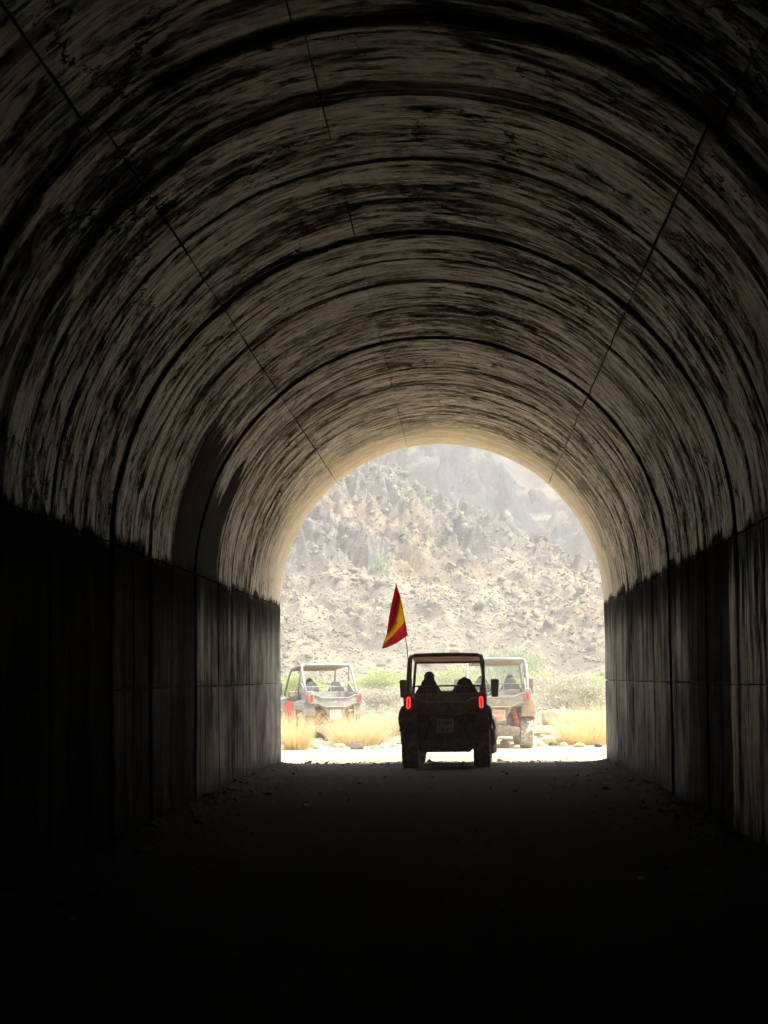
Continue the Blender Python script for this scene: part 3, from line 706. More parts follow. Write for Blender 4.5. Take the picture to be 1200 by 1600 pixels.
M_RED = dirty('dusty_red_plastic', (.62, .035, .03), .45, (.55, .35, .26), .35)
M_CAGE_D = dirty('black_steel_tube', (.045, .044, .04), .5, (.25, .21, .16), .45)
M_CAGE_L = dirty('dusty_pale_steel_tube', (.20, .24, .24), .45, (.42, .42, .38), .5)
M_TYRE = dirty('dusty_tyre_rubber', (.14, .13, .115), .9, (.38, .35, .29), .9, scale=10)
M_TYRE_L = dirty('dust_white_tyre_rubber', (.20, .20, .185), .9, (.50, .49, .44), .95, scale=10)
M_RIM = dirty('dusty_dark_alloy', (.10, .10, .10), .4, (.3, .26, .2), .4, metal=.6)
M_STEEL = dirty('dusty_steel', (.30, .29, .27), .45, (.35, .3, .23), .4, metal=.7)
M_SPRING_D = dirty('grimy_spring_steel', (.20, .16, .10), .5, (.4, .33, .22), .5)
M_SPRING_R = dirty('red_spring_steel', (.90, .09, .06), .4, (.7, .4, .3), .15)
M_SEAT = dirty('black_seat_vinyl', (.045, .044, .042), .6, (.2, .18, .14), .4)
M_SEATG = dirty('grey_seat_vinyl', (.13, .15, .15), .6, (.3, .3, .27), .4)
M_ROOFP = cloth_mat('pinkish_canvas', (.60, .42, .34), .5)
M_ROOFT = cloth_mat('tan_canvas', (.42, .32, .20), .25)
M_GLASS_DK = dirty('dark_mirror_face', (.03, .03, .03), .15, (.2, .18, .15), .2)
k = NT('mirror_glass'); k.b.inputs['Base Color'].default_value = (.75, .78, .8, 1); k.b.inputs['Metallic'].default_value = 1; k.b.inputs['Roughness'].default_value = .12; M_MIRROR = k.m
M_LAMP_RING = NT('lit_red_lamp_ring'); M_LAMP_RING.b.inputs['Base Color'].default_value = (.8, .03, .03, 1)
M_LAMP_RING.b.inputs['Emission Color'].default_value = (1, .045, .045, 1); M_LAMP_RING.b.inputs['Emission Strength'].default_value = .62; M_LAMP_RING = M_LAMP_RING.m
M_LAMP_CORE = NT('red_lamp_core'); M_LAMP_CORE.b.inputs['Base Color'].default_value = (.45, .01, .01, 1); M_LAMP_CORE.b.inputs['Roughness'].default_value = .2
M_LAMP_CORE.b.inputs['Emission Color'].default_value = (1, .01, .01, 1); M_LAMP_CORE.b.inputs['Emission Strength'].default_value = .09; M_LAMP_CORE = M_LAMP_CORE.m
M_LAMP_OFF = dirty('red_lamp_lens', (.80, .06, .06), .2, (.7, .3, .3), .2)
M_WHITE = dirty('dusty_white_plate', (.62, .60, .52), .6, (.5, .44, .34), .5)
M_PINK = dirty('dusty_pinkish_plate', (.60, .48, .38), .6, (.55, .44, .32), .5)
M_INK = dirty('dark_plate_ink', (.05, .05, .05), .7, amt=.4)
M_INKR = dirty('red_plate_ink', (.42, .03, .03), .7, amt=.3)
M_LENS = dirty('headlamp_lens', (.6, .6, .58), .15, amt=.2)

def place_tread(mb, r, wdt, cz, n=22):
    """knobbly lugs round a tyre lying along x"""
    for k in range(n):
        a = 2*math.pi*k/n
        for j, (x0, x1, off) in enumerate(((-.48, -.30, 0), (-.26, -.03, .5), (.03, .26, 0), (.30, .48, .5))):
            an = a + off*2*math.pi/n
            sk = .10 if j in (1, 2) else .05
            M = Matrix.Rotation(an, 4, 'X')@Matrix.Translation((0, 0, r))@Matrix.Rotation(sk*(1 if j < 2 else -1)*4, 4, 'Z')
            mb.box(x0*wdt, x1*wdt, -.030, .030, -.02, .011 if j in (1, 2) else .006, M)

def person(loc, rz, shirt, hairm, kind, label, group, scale=1.0, lean=0.0, headtilt=0.0, arms=True, cap=None, name='person', trousers=None):
    """seated figure; origin at the seat under the hips, facing +y"""
    root = empty(name, loc, rz, label, 'person', group)
    J = {}; verts = []; edges = []; rad = []
    def j(n_, p, r, par=None):
        J[n_] = len(verts); verts.append(Vector(p)*scale); rad.append(r*scale)
        if par: edges.append((J[par], J[n_]))
    j('pelvis', (0, 0, .10), .125); j('waist', (0, -.01, .24), .115, 'pelvis'); j('chest', (0, .0+lean*.5, .42), .145, 'waist')
    j('neckbase', (0, .0+lean, .55), .075, 'chest'); j('neck', (0, .015+lean, .61), .052, 'neckbase'); j('jaw', (headtilt*.3, .035+lean, .68), .070, 'neck'); j('head', (headtilt, .03+lean, .77), .088, 'jaw'); j('crown', (headtilt*1.3, .02+lean, .835), .070, 'head')
    for sx, s in (('l', -1), ('r', 1)):
        j('sh'+sx, (s*.17, lean*.8, .52), .062, 'neckbase'); j('el'+sx, (s*.24, .17, .32), .044, 'sh'+sx)
        j('wr'+sx, ((s*.15), .42, .36), .028, 'el'+sx); j('palm'+sx, (s*.13, .49, .375), .030, 'wr'+sx)
        j('hip'+sx, (s*.10, .05, .08), .090, 'pelvis'); j('kn'+sx, (s*.15, .45, .16), .065, 'hip'+sx); j('an'+sx, (s*.14, .62, -.22), .042, 'kn'+sx)
        j('toe'+sx, (s*.15, .80, -.25), .035, 'an'+sx)
    me = bpy.data.meshes.new('body'); me.from_pydata(verts, edges, []); me.materials.append(shirt)
    o = bpy.data.objects.new('body', me); C.objects.link(o); o.parent = root
    sk = o.modifiers.new('skin', 'SKIN'); sk.use_smooth_shade = True
    for i, v in enumerate(me.skin_vertices[0].data): v.radius = (rad[i]*(1.25 if i in (J['chest'], J['waist'], J['pelvis']) else 1), rad[i]); v.use_root = (i == 0)
    o.modifiers.new('sub', 'SUBSURF').levels = 2; o.modifiers['sub'].render_levels = 2
    # skin-coloured head and hands over the clothed body
    h = Vector((headtilt, .03+lean, .765))*scale
    bm = bmesh.new(); bmesh.ops.create_uvsphere(bm, u_segments=20, v_segments=14, radius=1)
    for v in bm.verts:
        p = v.co.copy(); f = max(0, p.y)
        p.x *= .078*(1-.22*max(0, -p.z)); p.y *= .098; p.z *= .118
        if v.co.z < -.2: p.y += .012
        nz_ = math.exp(-((v.co.x/.16)**2+((v.co.z+.12)/.2)**2))*f; p.y += .022*nz_           # nose
        for ex in (-.36, .36): p.y -= .010*f*math.exp(-(((v.co.x-ex)/.16)**2+((v.co.z-.05)/.12)**2))   # eye sockets
        p.y += .006*f*math.exp(-((v.co.x/.3)**2+((v.co.z+.42)/.09)**2))                              # lips
        v.co = p*scale
    me = bpy.data.meshes.new('head'); bm.to_mesh(me); bm.free(); me.materials.append(M_SKIN); me.polygons.foreach_set('use_smooth', [True]*len(me.polygons))
    hd = bpy.data.objects.new('head', me); C.objects.link(hd); hd.parent = root; hd.location = h
    for s in (-1, 1):
        e = MB(); e.add(*ico_patch((s*.079*scale, -.005, -.01), (.012*scale, .020*scale, .032*scale))); e.build('ear', M_SKIN, hd, smooth=True)
    hm = MB(); hm.add(*ico_patch((0, -.014*scale, .018*scale), (.086*scale, .100*scale, .108*scale), zmin=-.42 if kind != 'long' else -.9, ymax=.62)); hm.build('hair', hairm, hd, smooth=True)
    if cap:
        cm = MB(); cm.add(*ico_patch((0, -.006*scale, .030*scale), (.092*scale, .108*scale, .112*scale), zmin=.05)); 
        v = []; 
        for i in range(9):
            a = math.pi*(.18+.64*i/8); v += [(.088*scale*math.cos(a), .095*scale*math.sin(a), .04*scale), (.075*scale*math.cos(a), (.10+.075*math.sin(a))*scale, .028*scale)]
        cm.add(v, [(2*i, 2*i+1, 2*i+3, 2*i+2) for i in range(8)]); cm.build('cap', cap, hd, smooth=True)
    for s in (-1, 1):      # hands: palm and five curled fingers
        hb = MB(); cx, cy, cz = s*.13*scale, .485*scale, .375*scale
        hb.add(*ico_patch((cx, cy, cz), (.040*scale, .048*scale, .020*scale)))
        for i in range(4):
            fx = cx+(-.030+.020*i)*scale; L = (.9, 1.05, 1.0, .8)[i]*scale
            hb.tube([(fx, cy+.035*scale, cz), (fx, cy+.07*L, cz+.006), (fx, cy+.085*L, cz-.018*L), (fx, cy+.065*L, cz-.035*L)], [.0095*scale, .009*scale, .008*scale, .006*scale], 6)
        hb.tube([(cx-s*.03*scale, cy, cz), (cx-s*.058*scale, cy+.03*scale, cz-.006), (cx-s*.05*scale, cy+.055*scale, cz-.022)], [.011*scale, .010*scale, .007*scale], 6)
        hb.build('hand', M_SKIN, root, smooth=True)
    return root
def ico_patch(c, r, zmin=-2, ymax=2):
    bm = bmesh.new(); bmesh.ops.create_icosphere(bm, subdivisions=3, radius=1)
    if zmin > -2 or ymax < 2:
        bmesh.ops.delete(bm, geom=[v for v in bm.verts if v.co.z < zmin or (v.co.y > ymax and v.co.z < .55)], context='VERTS')
    bm.verts.ensure_lookup_table(); bm.verts.index_update()
    v = [(c[0]+p.co.x*r[0], c[1]+p.co.y*r[1], c[2]+p.co.z*r[2]) for p in bm.verts]; f = [tuple(q.index for q in fc.verts) for fc in bm.faces]; bm.free()
    return v, f
M_SKIN = dirty('tanned_skin', (.36, .20, .13), .55, amt=.1)
M_HAIR = dirty('dark_hair', (.018, .014, .012), .6, amt=.05)
M_CAP = dirty('black_cap_cloth', (.02, .02, .022), .85, amt=.1)
M_SHIRT_D = dirty('dark_shirt_cloth', (.04, .045, .055), .9, amt=.15)
M_SHIRT_L = dirty('pale_shirt_cloth', (.55, .55, .53), .9, amt=.15)
M_SHIRT_B = dirty('blue_grey_shirt_cloth', (.12, .15, .20), .9, amt=.15)

def buggy(loc, rz, label, lit, st, plate):
    """two-seat off-road buggy; origin on the ground under its tail, nose towards +y"""
    R = empty('buggy', loc, rz, label, 'buggy', 'open off-road buggies leaving the tunnel')
    B, Bt, FN, CG = st['body'], st['tail'], st['fender'], st['cage']
    # wheels
    for (x, y) in ((-.585, .42), (.585, .42), (-.575, 2.52), (.575, 2.52)):
        r = .325; s = 1 if x > 0 else -1
        rim = MB(); rim.lathe_x([(-.115*s, .155), (-.125*s, .185), (-.10*s, .188), (.10*s, .188), (.125*s, .185), (.115*s, .165), (.06*s, .15), (.04*s, .06), (.055*s, .045), (.055*s, .001)], 0, 0, 0, 24)
        for a in range(6):
            M = Matrix.Rotation(a*math.pi/3, 4, 'X'); rim.box(.045*s, .075*s, -.022, .022, .04, .165, M)
        o = rim.build('wheel', M_RIM, R, loc=(x, y, r))
        ty = MB(); w_ = .132
        ty.lathe_x([(-.10, .185), (-w_, .215), (-w_-.004, .265), (-w_*.94, .297), (-w_*.75, .312), (-w_*.35, .319), (0, .321), (w_*.35, .319), (w_*.75, .312), (w_*.94, .297), (w_+.004, .265), (w_, .215), (.10, .185)], 0, 0, 0, 40)
        t = ty.build('tyre', st['tyre'], o, smooth=True)
        tr = MB(); place_tread(tr, .3165, 2*w_, 0); tr.build('tread', st['tyre'], o)
    # chassis, floor, engine and running gear
    m = MB(); m.prism([(-.30, .27), (.30, .27), (.33, .36), (-.33, .36)], .30, 2.75); m.prism([(-.22, .36), (.22, .36), (.26, .62), (-.26, .62)], .20, 1.0); m.prism([(-.42, .34), (.42, .34), (.44, .70), (-.44, .70)], .80, 1.0)
    m.tube([(-.25, .12, .40), (.25, .12, .40)], .022); m.tube([(-.25, .12, .40), (-.27, .30, .62)], .02); m.tube([(.25, .12, .40), (.27, .30, .62)], .02)
    m.box(-.60, .60, .95, 2.10, .30, .345); m.build('chassis', M_BLK, R, bevel=.008)
    m = MB(); m.prism([(-.40, .25), (.40, .25), (.44, .30), (.44, .42), (.30, .46), (-.30, .46), (-.44, .42), (-.44, .30)], .06, .20); m.build('skid_guard', st['guard'], R, bevel=.01)
    for s in (-1, 1):
        m = MB(); m.tube([(s*.20, .38, .40), (s*.46, .42, .325)], .022); m.tube([(s*.20, .60, .38), (s*.46, .44, .30)], .018); m.tube([(s*.20, .40, .33), (s*.48, .42, .29)], .016)
        m.tube([(s*.12, .42, .36), (s*.50, .42, .325)], .03, 12); m.build('suspension_arm', M_BLK, R)
        m = MB(); m.tube([(s*.20, 2.45, .40), (s*.47, 2.52, .325)], .022); m.tube([(s*.20, 2.65, .38), (s*.47, 2.54, .30)], .02); m.build('suspension_arm', M_BLK, R)
        P0, P1 = Vector((s*.30, .16, .80)), Vector((s*.43, .22, .40)); d = P1-P0
        m = MB(); m.tube([P0, P0+d*.5], .024, 12); m.tube([P0+d*.45, P1], .014, 10); m.tube([P0-d*.03, P0+d*.04], .034, 12); m.tube([P1-d*.05, P1], .032, 12); sh = m.build('shock_absorber', M_BLK, R)
        u = d.cross(Vector((0, 1, 0))).normalized(); v_ = d.normalized().cross(u); T = 9; pts = []
        for i in range(T*12+1):
            a = 2*math.pi*i/12; pts.append(P0+d*(.06+.86*i/(T*12))+(u*math.cos(a)+v_*math.sin(a))*.043)
        m = MB(); m.tube(pts, .0095, 6); m.build('coil_spring', st['spring'], sh, smooth=True)
    m = MB(); m.tube([(-.10, .10, .46), (.16, .10, .46)], .055, 16); m.tube([(.16, .10, .46), (.20, .05, .46)], .022, 12); m.build('exhaust_muffler', M_STEEL if st['light'] else M_BLK, R, smooth=False)
    m = MB(); m.box(-.03, .03, -.02, .12, .35, .41); m.box(-.045, .045, -.04, -.015, .34, .42); m.tube([(0, -.03, .42), (0, -.03, .455)], .012); m.tube([(0, -.03, .455), (0, -.03, .48)], [.024, .016], 10); m.build('tow_hitch', M_STEEL, R)
    # body
    m = MB()
    m.prism([(-.60, .30), (-.64, .40), (-.64, .86), (-.60, .98), (-.50, .98), (-.50, .30)], .98, 2.05); m.prism([(.60, .30), (.50, .30), (.50, .98), (.60, .98), (.64, .86), (.64, .40)], .98, 2.05)
    m.prism([(-.50, .98), (.50, .98), (.52, 1.09), (-.52, 1.09)], 1.86, 2.10); m.build('body', B, R, bevel=.015)
    m = MB()    # open cargo box behind the seats
    m.box(-.55, .55, .06, .78, .86, .90); m.prism([(-.58, .88), (-.52, .88), (-.52, 1.17), (-.56, 1.19), (-.60, 1.12)], .05, .80); m.prism([(.58, .88), (.60, 1.12), (.56, 1.19), (.52, 1.17), (.52, .88)], .05, .80)
    m.box(-.56, .56, .78, .82, .86, 1.20); m.build('cargo_box', B, R, bevel=.012)
    m = MB(); m.prism([(-.57, .93), (-.565, 1.10), (-.46, 1.115), (-.33, 1.055), (.33, 1.055), (.46, 1.115), (.565, 1.10), (.57, .93), (.44, .90), (.28, .83), (-.28, .83), (-.44, .90)], -.015, .05)
    tg = m.build('tailgate', Bt, R, bevel=.012)
    m = MB()    # rim roll and lower crease of the tailgate
    m.tube([(-.55, -.02, 1.125), (-.45, -.025, 1.122), (-.34, -.03, 1.065), (.34, -.03, 1.065), (.45, -.025, 1.122), (.55, -.02, 1.125)], .012, 8); m.build('edge_trim', st['trim'], tg)
    m = MB(); m.tube([(-.60, -.01, .955), (-.40, -.028, .925), (-.25, -.03, .85), (.25, -.03, .85), (.40, -.028, .925), (.60, -.01, .955)], .014, 8); m.build('lower_crease', st['crease'], tg)
    m = MB(); pts = [(.030*math.cos(a), -.018, .965+.030*math.sin(a)) for a in [2*math.pi*i/20 for i in range(21)]]; m.tube(pts, .006, 6, caps=False)
    m.tube([(-.012, -.018, .945), (0, -.02, .982), (.012, -.018, .945)], .005, 6); m.build('round_badge', st['badge'], tg)
    # lower tail fascia with the number plate bracket
    m = MB(); m.prism([(-.28, .84), (.28, .84), (.22, .74), (.16, .60), (.15, .50), (-.15, .50), (-.16, .60), (-.22, .74)], .02, .10); m.build('rear_fascia', B, R, bevel=.01)
    pl = MB(); pl.box(-.14, .14, -.02, -.008, .57, .79)
    p = pl.build('number_plate', plate['mat'], R, bevel=.004)
    fr = MB()
    for b in ((-.147, .147, .79, .797), (-.147, .147, .563, .57), (-.147, -.14, .57, .79), (.14, .147, .57, .79)): fr.box(b[0], b[1], -.026, -.004, b[2], b[3])
    fr.build('plate_frame', M_BLK, p)
    for txt, z, mt, sz in ((plate['top'], .70, plate['ink1'], .085), (plate['bot'], .592, plate['ink2'], .085)):
        cu = bpy.data.curves.new('lettering', 'FONT'); cu.body = txt; cu.size = sz; cu.align_x = 'CENTER'; cu.extrude = .0015; cu.space_character = 1.08; cu.offset = .0015
        t = bpy.data.objects.new('lettering', cu); C.objects.link(t); t.parent = p; t.rotation_euler = (R_(90), 0, 0); t.location = (0, -.0225, z); cu.materials.append(mt)
        me_ = bpy.data.meshes.new_from_object(t); t2 = bpy.data.objects.new('lettering', me_); C.objects.link(t2); t2.parent = p; t2.rotation_euler = t.rotation_euler; t2.location = t.location; bpy.data.objects.remove(t); t2.name = 'lettering'
    # rear and front mudguards
    for s in (-1, 1):
        m = MB(); n_ = 18; v = []; prof_ = [(.44, .0), (.60, .012), (.72, .0), (.755, -.04), (.765, -.09)]
        y0c, z0c = .42, .34
        for i in range(n_+1):
            a = R_(52+i*(120/n_)); r = .385
            for (px_, dr) in prof_:
                v.append((s*px_, y0c-(r+dr)*math.cos(a), z0c+(r+dr)*math.sin(a)*1.04))
        L_ = len(prof_); f = [(i*L_+k, i*L_+k+1, (i+1)*L_+k+1, (i+1)*L_+k) for i in range(n_) for k in range(L_-1)]
        m.add(v, f); o = m.build('rear_fender', FN, R); so = o.modifiers.new('solid', 'SOLIDIFY'); so.thickness = .018
        # quarter panel above the wheel
        m = MB(); m.prism([(s*.46, .66), (s*.74, .64), (s*.762, .70), (s*.77, .82), (s*.745, .93), (s*.71, 1.0), (s*.60, 1.035), (s*.52, .99), (s*.47, .86)], .06, .14, taper=.98, c=(s*.6, .85))
        m.prism([(s*.50, .78), (s*.75, .78), (s*.755, .90), (s*.72, .98), (s*.60, 1.02), (s*.52, .98)], .13, .92); m.build('quarter_panel', st['quarter'], R, bevel=.02)
        m = MB(); v = []; y0c = 2.52
        for i in range(n_+1):
            a = R_(-25+i*(200/n_)); r = .42
            for (px_, dr) in [(.40, .0), (.60, .012), (.74, .0), (.79, -.05), (.80, -.10)]:
                v.append((s*px_, y0c-(r+dr)*math.cos(a), .34+(r+dr)*math.sin(a)*1.08))
        m.add(v, f); o = m.build('front_fender', FN if st['light'] else B, R); so = o.modifiers.new('solid', 'SOLIDIFY'); so.thickness = .018
        m = MB(); m.prism([(s*.64, .32), (s*.76, .29), (s*.79, .36), (s*.775, .50), (s*.79, .62), (s*.76, .74), (s*.64, .80)], 2.0, 2.10); m.build('mud_flap', B, R, bevel=.01)
        m = MB(); m.prism([(1.0, .42), (1.9, .42), (2.0, .60), (1.95, .92), (1.7, 1.0), (1.25, .98), (1.0, .90)], s*.645, s*.67, axis='x')
        dr_ = m.build('door', st['door'], R, bevel=.01); m = MB(); m.tube([(s*.68, 1.10, .86), (s*.70, 1.14, .86), (s*.70, 1.26, .86), (s*.68, 1.30, .86)], .010, 8); m.build('handle', M_BLK, dr_)
        # lamp housing and tail lamp
        m = MB(); m.prism([(s*.53, .93), (s*.53, 1.205), (s*.575, 1.235), (s*.655, 1.215), (s*.675, 1.12), (s*.665, .95), (s*.62, .90)], -.03, .30, taper=.93, c=(s*.60, 1.05)); hs = m.build('lamp_housing', st['housing'], R, bevel=.012)
        def stad(rx, rz_, n2=10):
            pts = []
            for i in range(n2): a = math.pi*i/(n2-1); pts.append((rx*math.cos(a), rz_-rx+rx*math.sin(a)))
            for i in range(n2): a = math.pi+math.pi*i/(n2-1); pts.append((rx*math.cos(a), -rz_+rx+rx*math.sin(a)))
            return pts
        c = (s*.590, 1.055); t = -.02*s
        m = MB(); m.prism([(c[0]+p_[0]+t*p_[1], c[1]+p_[1]) for p_ in stad(.030, .092)], -.045, -.025); lp = m.build('tail_lamp', M_LAMP_CORE if lit else M_LAMP_OFF, R)
        m = MB(); m.tube([(c[0]+p_[0]+t*p_[1], -.048, c[1]+p_[1]) for p_ in stad(.024, .086)+[stad(.024, .086)[0]]], .0085, 8, caps=False); m.build('light_ring', M_LAMP_RING if lit == 1 else M_LAMP_OFF, lp)
        m = MB(); m.add([(s*.676, .03, 1.15), (s*.682, .15, 1.14), (s*.682, .14, 1.04), (s*.676, .05, 1.0)], [(0, 1, 2, 3)]); o = m.build('side_reflector', st['refl'], R); so = o.modifiers.new('solid', 'SOLIDIFY'); so.thickness = .006
        # mirror on its arm
        hb = (s*.80, 2.02, 1.27) if not st.get('mtilt') else (s*.80, 2.02, 1.27)
        m = MB(); m.tube([(s*.62, 2.02, 1.20), (s*.69, 2.00, 1.22), (s*.72, 2.0, 1.24)], .011, 8); m.tube([(s*.62, 2.02, 1.14), (s*.70, 2.0, 1.16), (s*.72, 2.0, 1.2)], .009, 8)
        def rr(w2, h2, r2=.03, n3=5):
            P = []
            for cx_, cz_, a0 in ((w2-r2, h2-r2, 0), (-w2+r2, h2-r2, 90), (-w2+r2, -h2+r2, 180), (w2-r2, -h2+r2, 270)):
                for i in range(n3): a = R_(a0+90*i/(n3-1)); P.append((cx_+r2*math.cos(a), cz_+r2*math.sin(a)))
            return P
        sk = lambda P: [(hb[0]-.02*s+p_[0]*(1+.12*p_[1]/.15), hb[2]+p_[1]+.02*p_[0]) for p_ in P]
        m.prism(sk(rr(.065, .155)), 1.985, 2.05, taper=.9, c=(hb[0], hb[2])); mi = m.build('mirror', M_BLK, R, bevel=.006)
        m = MB(); m.prism(sk(rr(.053, .142)), 1.980, 1.988); m.build('mirror_glass', st['mirror'], mi)
        m = MB(); m.prism([(s*.36, .80), (s*.56, .80), (s*.58, .88), (s*.50, .93), (s*.38, .90)], 3.02, 3.06); m.build('headlamp', M_LENS, R)
    # nose
    m = MB(); m.prism([(2.05, .55), (3.05, .50), (3.10, .70), (2.95, .92), (2.5, 1.05), (2.05, 1.10)], -.40, .40, axis='x'); m.prism([(2.05, .80), (2.95, .75), (2.9, .9), (2.5, 1.02), (2.05, 1.06)], -.60, -.40, axis='x'); m.prism([(2.05, .80), (2.95, .75), (2.9, .9), (2.5, 1.02), (2.05, 1.06)], .40, .60, axis='x'); m.build('bonnet', B, R, bevel=.02)
    m = MB(); m.prism([(-.56, 1.08), (.56, 1.08), (.54, 1.20), (.20, 1.235), (-.20, 1.235), (-.54, 1.20)], 1.96, 2.08); m.build('dashboard', st['dash'], R, bevel=.02)
    m = MB(); pts = [(-.30+.16*math.cos(a), 1.74+.06*math.sin(a), 1.15+.15*math.sin(a)) for a in [2*math.pi*i/24 for i in range(25)]]; m.tube(pts, .012, 8, caps=False); m.tube([(-.30, 1.76, 1.15), (-.30, 1.98, 1.10)], .018, 8); m.tube([(-.45, 1.745, 1.15), (-.15, 1.745, 1.15)], .010, 8); m.build('steering_wheel', M_BLK, R)
    # seats
    for s in (-1, 1):
        cx_ = s*.30
        m = MB(); m.prism([(cx_-.24, .50), (cx_+.24, .50), (cx_+.235, .62), (cx_-.235, .62)], .98, 1.46); se = m.build('seat', st['seat'], R, bevel=.03)
        m = MB(); m.prism([(cx_-.22, .60), (cx_+.22, .60), (cx_+.27, .95), (cx_+.26, 1.15), (cx_+.165, 1.32), (cx_-.165, 1.32), (cx_-.26, 1.15), (cx_-.27, .95)], .86, .96, taper=.94, c=(cx_, .95)); m.build('backrest', st['seat'], se, bevel=.02)
        m = MB(); m.prism([(cx_-.145, 1.30), (cx_+.145, 1.30), (cx_+.125, 1.37), (cx_+.085, 1.435), (cx_-.085, 1.435), (cx_-.125, 1.37)], .88, .95); m.build('headrest', M_SEAT if not st['light'] else st['seat'], se, bevel=.02)
        # grey side wing between box and cage
        m = MB(); v = [(s*.60, .40, 1.19), (s*.60, .84, 1.19), (s*.60, .86, 1.44), (s*.60, .78, 1.40)]; m.prism([(q[1], q[2]) for q in v], s*.575, s*.60, axis='x'); m.build('side_wing', st['wing'], R)
    m = MB(); m.tube([(-.56, .83, 1.315), (-.14, .83, 1.32), (.14, .83, 1.32), (.56, .83, 1.315)], .014, 8)
    for x in (-.56, -.14, .14, .56): m.tube([(x, .83, 1.32), (x*1.0, .80, 1.17)], .012, 8)
    for x in (-.45, -.30, .30, .45): m.tube([(x, .83, 1.316), (x*1.12, .81, 1.18)], .006, 6)
    m.build('seat_guard', st['trim'], R)
    # roll cage: each tube its own part
    tz_, fz_ = 1.825, 1.735; r = .029
    for s in (-1, 1):
        m = MB(); m.tube([(s*.615, .30, 1.16), (s*.620, .50, 1.45), (s*.612, .66, 1.72), (s*.585, .73, 1.805), (s*.52, .75, tz_)], r, 12); m.build('rear_post', CG, R, smooth=True)
        m = MB(); m.tube([(s*.625, 1.02, .95), (s*.610, .88, 1.45), (s*.585, .76, 1.79)], r*.9, 12); m.build('middle_post', st['cage2'], R, smooth=True)
        m = MB(); m.tube([(s*.585, .74, 1.81), (s*.57, 1.2, 1.80), (s*.55, 1.72, fz_)], r*.9, 12); m.build('roof_rail', CG, R, smooth=True)
        m = MB(); m.tube([(s*.55, 1.72, fz_), (s*.575, 1.85, 1.58), (s*.625, 2.10, 1.12)], r*.85, 12); m.build('front_post', st['cage2'], R, smooth=True)
    m = MB(); m.tube([(-.53, .75, tz_), (-.2, .74, tz_+.012), (.2, .74, tz_+.012), (.53, .75, tz_)], r*1.15, 12); m.build('rear_crossbar', CG, R, smooth=True)
    m = MB(); m.tube([(-.55, 1.72, fz_-.01), (.55, 1.72, fz_-.01)], r*1.15, 12); m.build('front_crossbar', st['cage2'], R, smooth=True)
    m = MB(); nx_, ny_ = 9, 9; v = [(-.57+1.14*i/8, .76+.95*k_/8, 1.822-.085*k_/8-.018*math.sin(math.pi*i/8)*math.sin(math.pi*k_/8)) for i in range(9) for k_ in range(9)]
    m.add(v, [tuple(q) for q in grid_faces(9, 9).tolist()]); o = m.build('roof_canopy', st['roof'], R, smooth=True); so = o.modifiers.new('solid', 'SOLIDIFY'); so.thickness = .008
    return R

DARK = dict(light=0, body=M_BLK, tail=M_BLK, fender=M_BLK, cage=M_CAGE_D, cage2=M_CAGE_D, tyre=M_TYRE, guard=M_BLK, spring=M_SPRING_D, trim=M_GRY, crease=M_OLV, badge=M_GRY, quarter=M_BLK, door=M_OLV,
            housing=M_BLK, refl=M_PINK, mirror=M_GLASS_DK, dash=M_OLV, seat=M_SEAT, wing=M_BLK, roof=M_ROOFP)
LIGHT = dict(light=1, body=M_GRY, tail=M_GRY, fender=M_TAN, cage=M_CAGE_L, cage2=M_GRYL, tyre=M_TYRE_L, guard=M_BLK, spring=M_SPRING_R, trim=M_GRYL, crease=M_TAN, badge=M_WHITE, quarter=M_TAN, door=M_RED,
             housing=M_GRYL, refl=M_RED, mirror=M_MIRROR, dash=M_TAN, seat=M_SEATG, wing=M_GRY, roof=M_ROOFT)
LEFT = dict(LIGHT, quarter=M_GRY, fender=M_GRY, housing=M_GRY)
bg1 = buggy((.055, 36.50, .012), -.030, 'black dusty buggy with lit red ring lamps stopped in the shade of the tunnel mouth', 1, DARK, dict(mat=M_WHITE, ink1=M_INK, ink2=M_INKR, top='E0081', bot='BLK'))
bg2 = buggy((1.075, 46.10, .0), .035, 'dusty buggy with tan fenders and red springs parked outside to the right', 2, LIGHT, dict(mat=M_PINK, ink1=M_INKR, ink2=M_INKR, top='E0173', bot='BLP'))
bg3 = buggy((-2.62, 52.2, -.05), .36, 'grey buggy with red side panels half hidden behind dry grass on the left', 2, LEFT, dict(mat=M_WHITE, ink1=M_INK, ink2=M_INKR, top='E0216', bot='BLR'))
def seat_person(b, s, *a, **k):
    loc = b.matrix_basis @ Vector((s*.30, 1.10, .62)); return person(tuple(loc), b.rotation_euler.z, *a, **k)
for b in (bg1, bg2, bg3): b.matrix_basis = Matrix.LocRotScale(b.location, b.rotation_euler, None)
GP = 'people riding in the buggies'
seat_person(bg1, -1, M_SHIRT_D, M_HAIR, 'short', 'person in a black cap and dark shirt driving the nearest buggy', GP, cap=M_CAP, lean=-.02, scale=1.04)
seat_person(bg1, 1, M_SHIRT_D, M_HAIR, 'long', 'dark-haired person in the right seat of the nearest buggy, head leaning', GP, scale=.95, lean=-.02, headtilt=-.01)
seat_person(bg2, -1, M_SHIRT_L, M_HAIR, 'short', 'person in a pale shirt in the left seat of the right-hand buggy', GP, scale=.98, lean=-.02)
seat_person(bg2, 1, M_SHIRT_B, M_HAIR, 'long', 'dark-haired person in the right seat of the right-hand buggy', GP, scale=1.0, lean=-.02)
seat_person(bg3, -1, M_SHIRT_B, M_HAIR, 'short', 'person in a dark cap in the left seat of the left buggy', GP, cap=M_CAP, scale=1.0, lean=-.02)

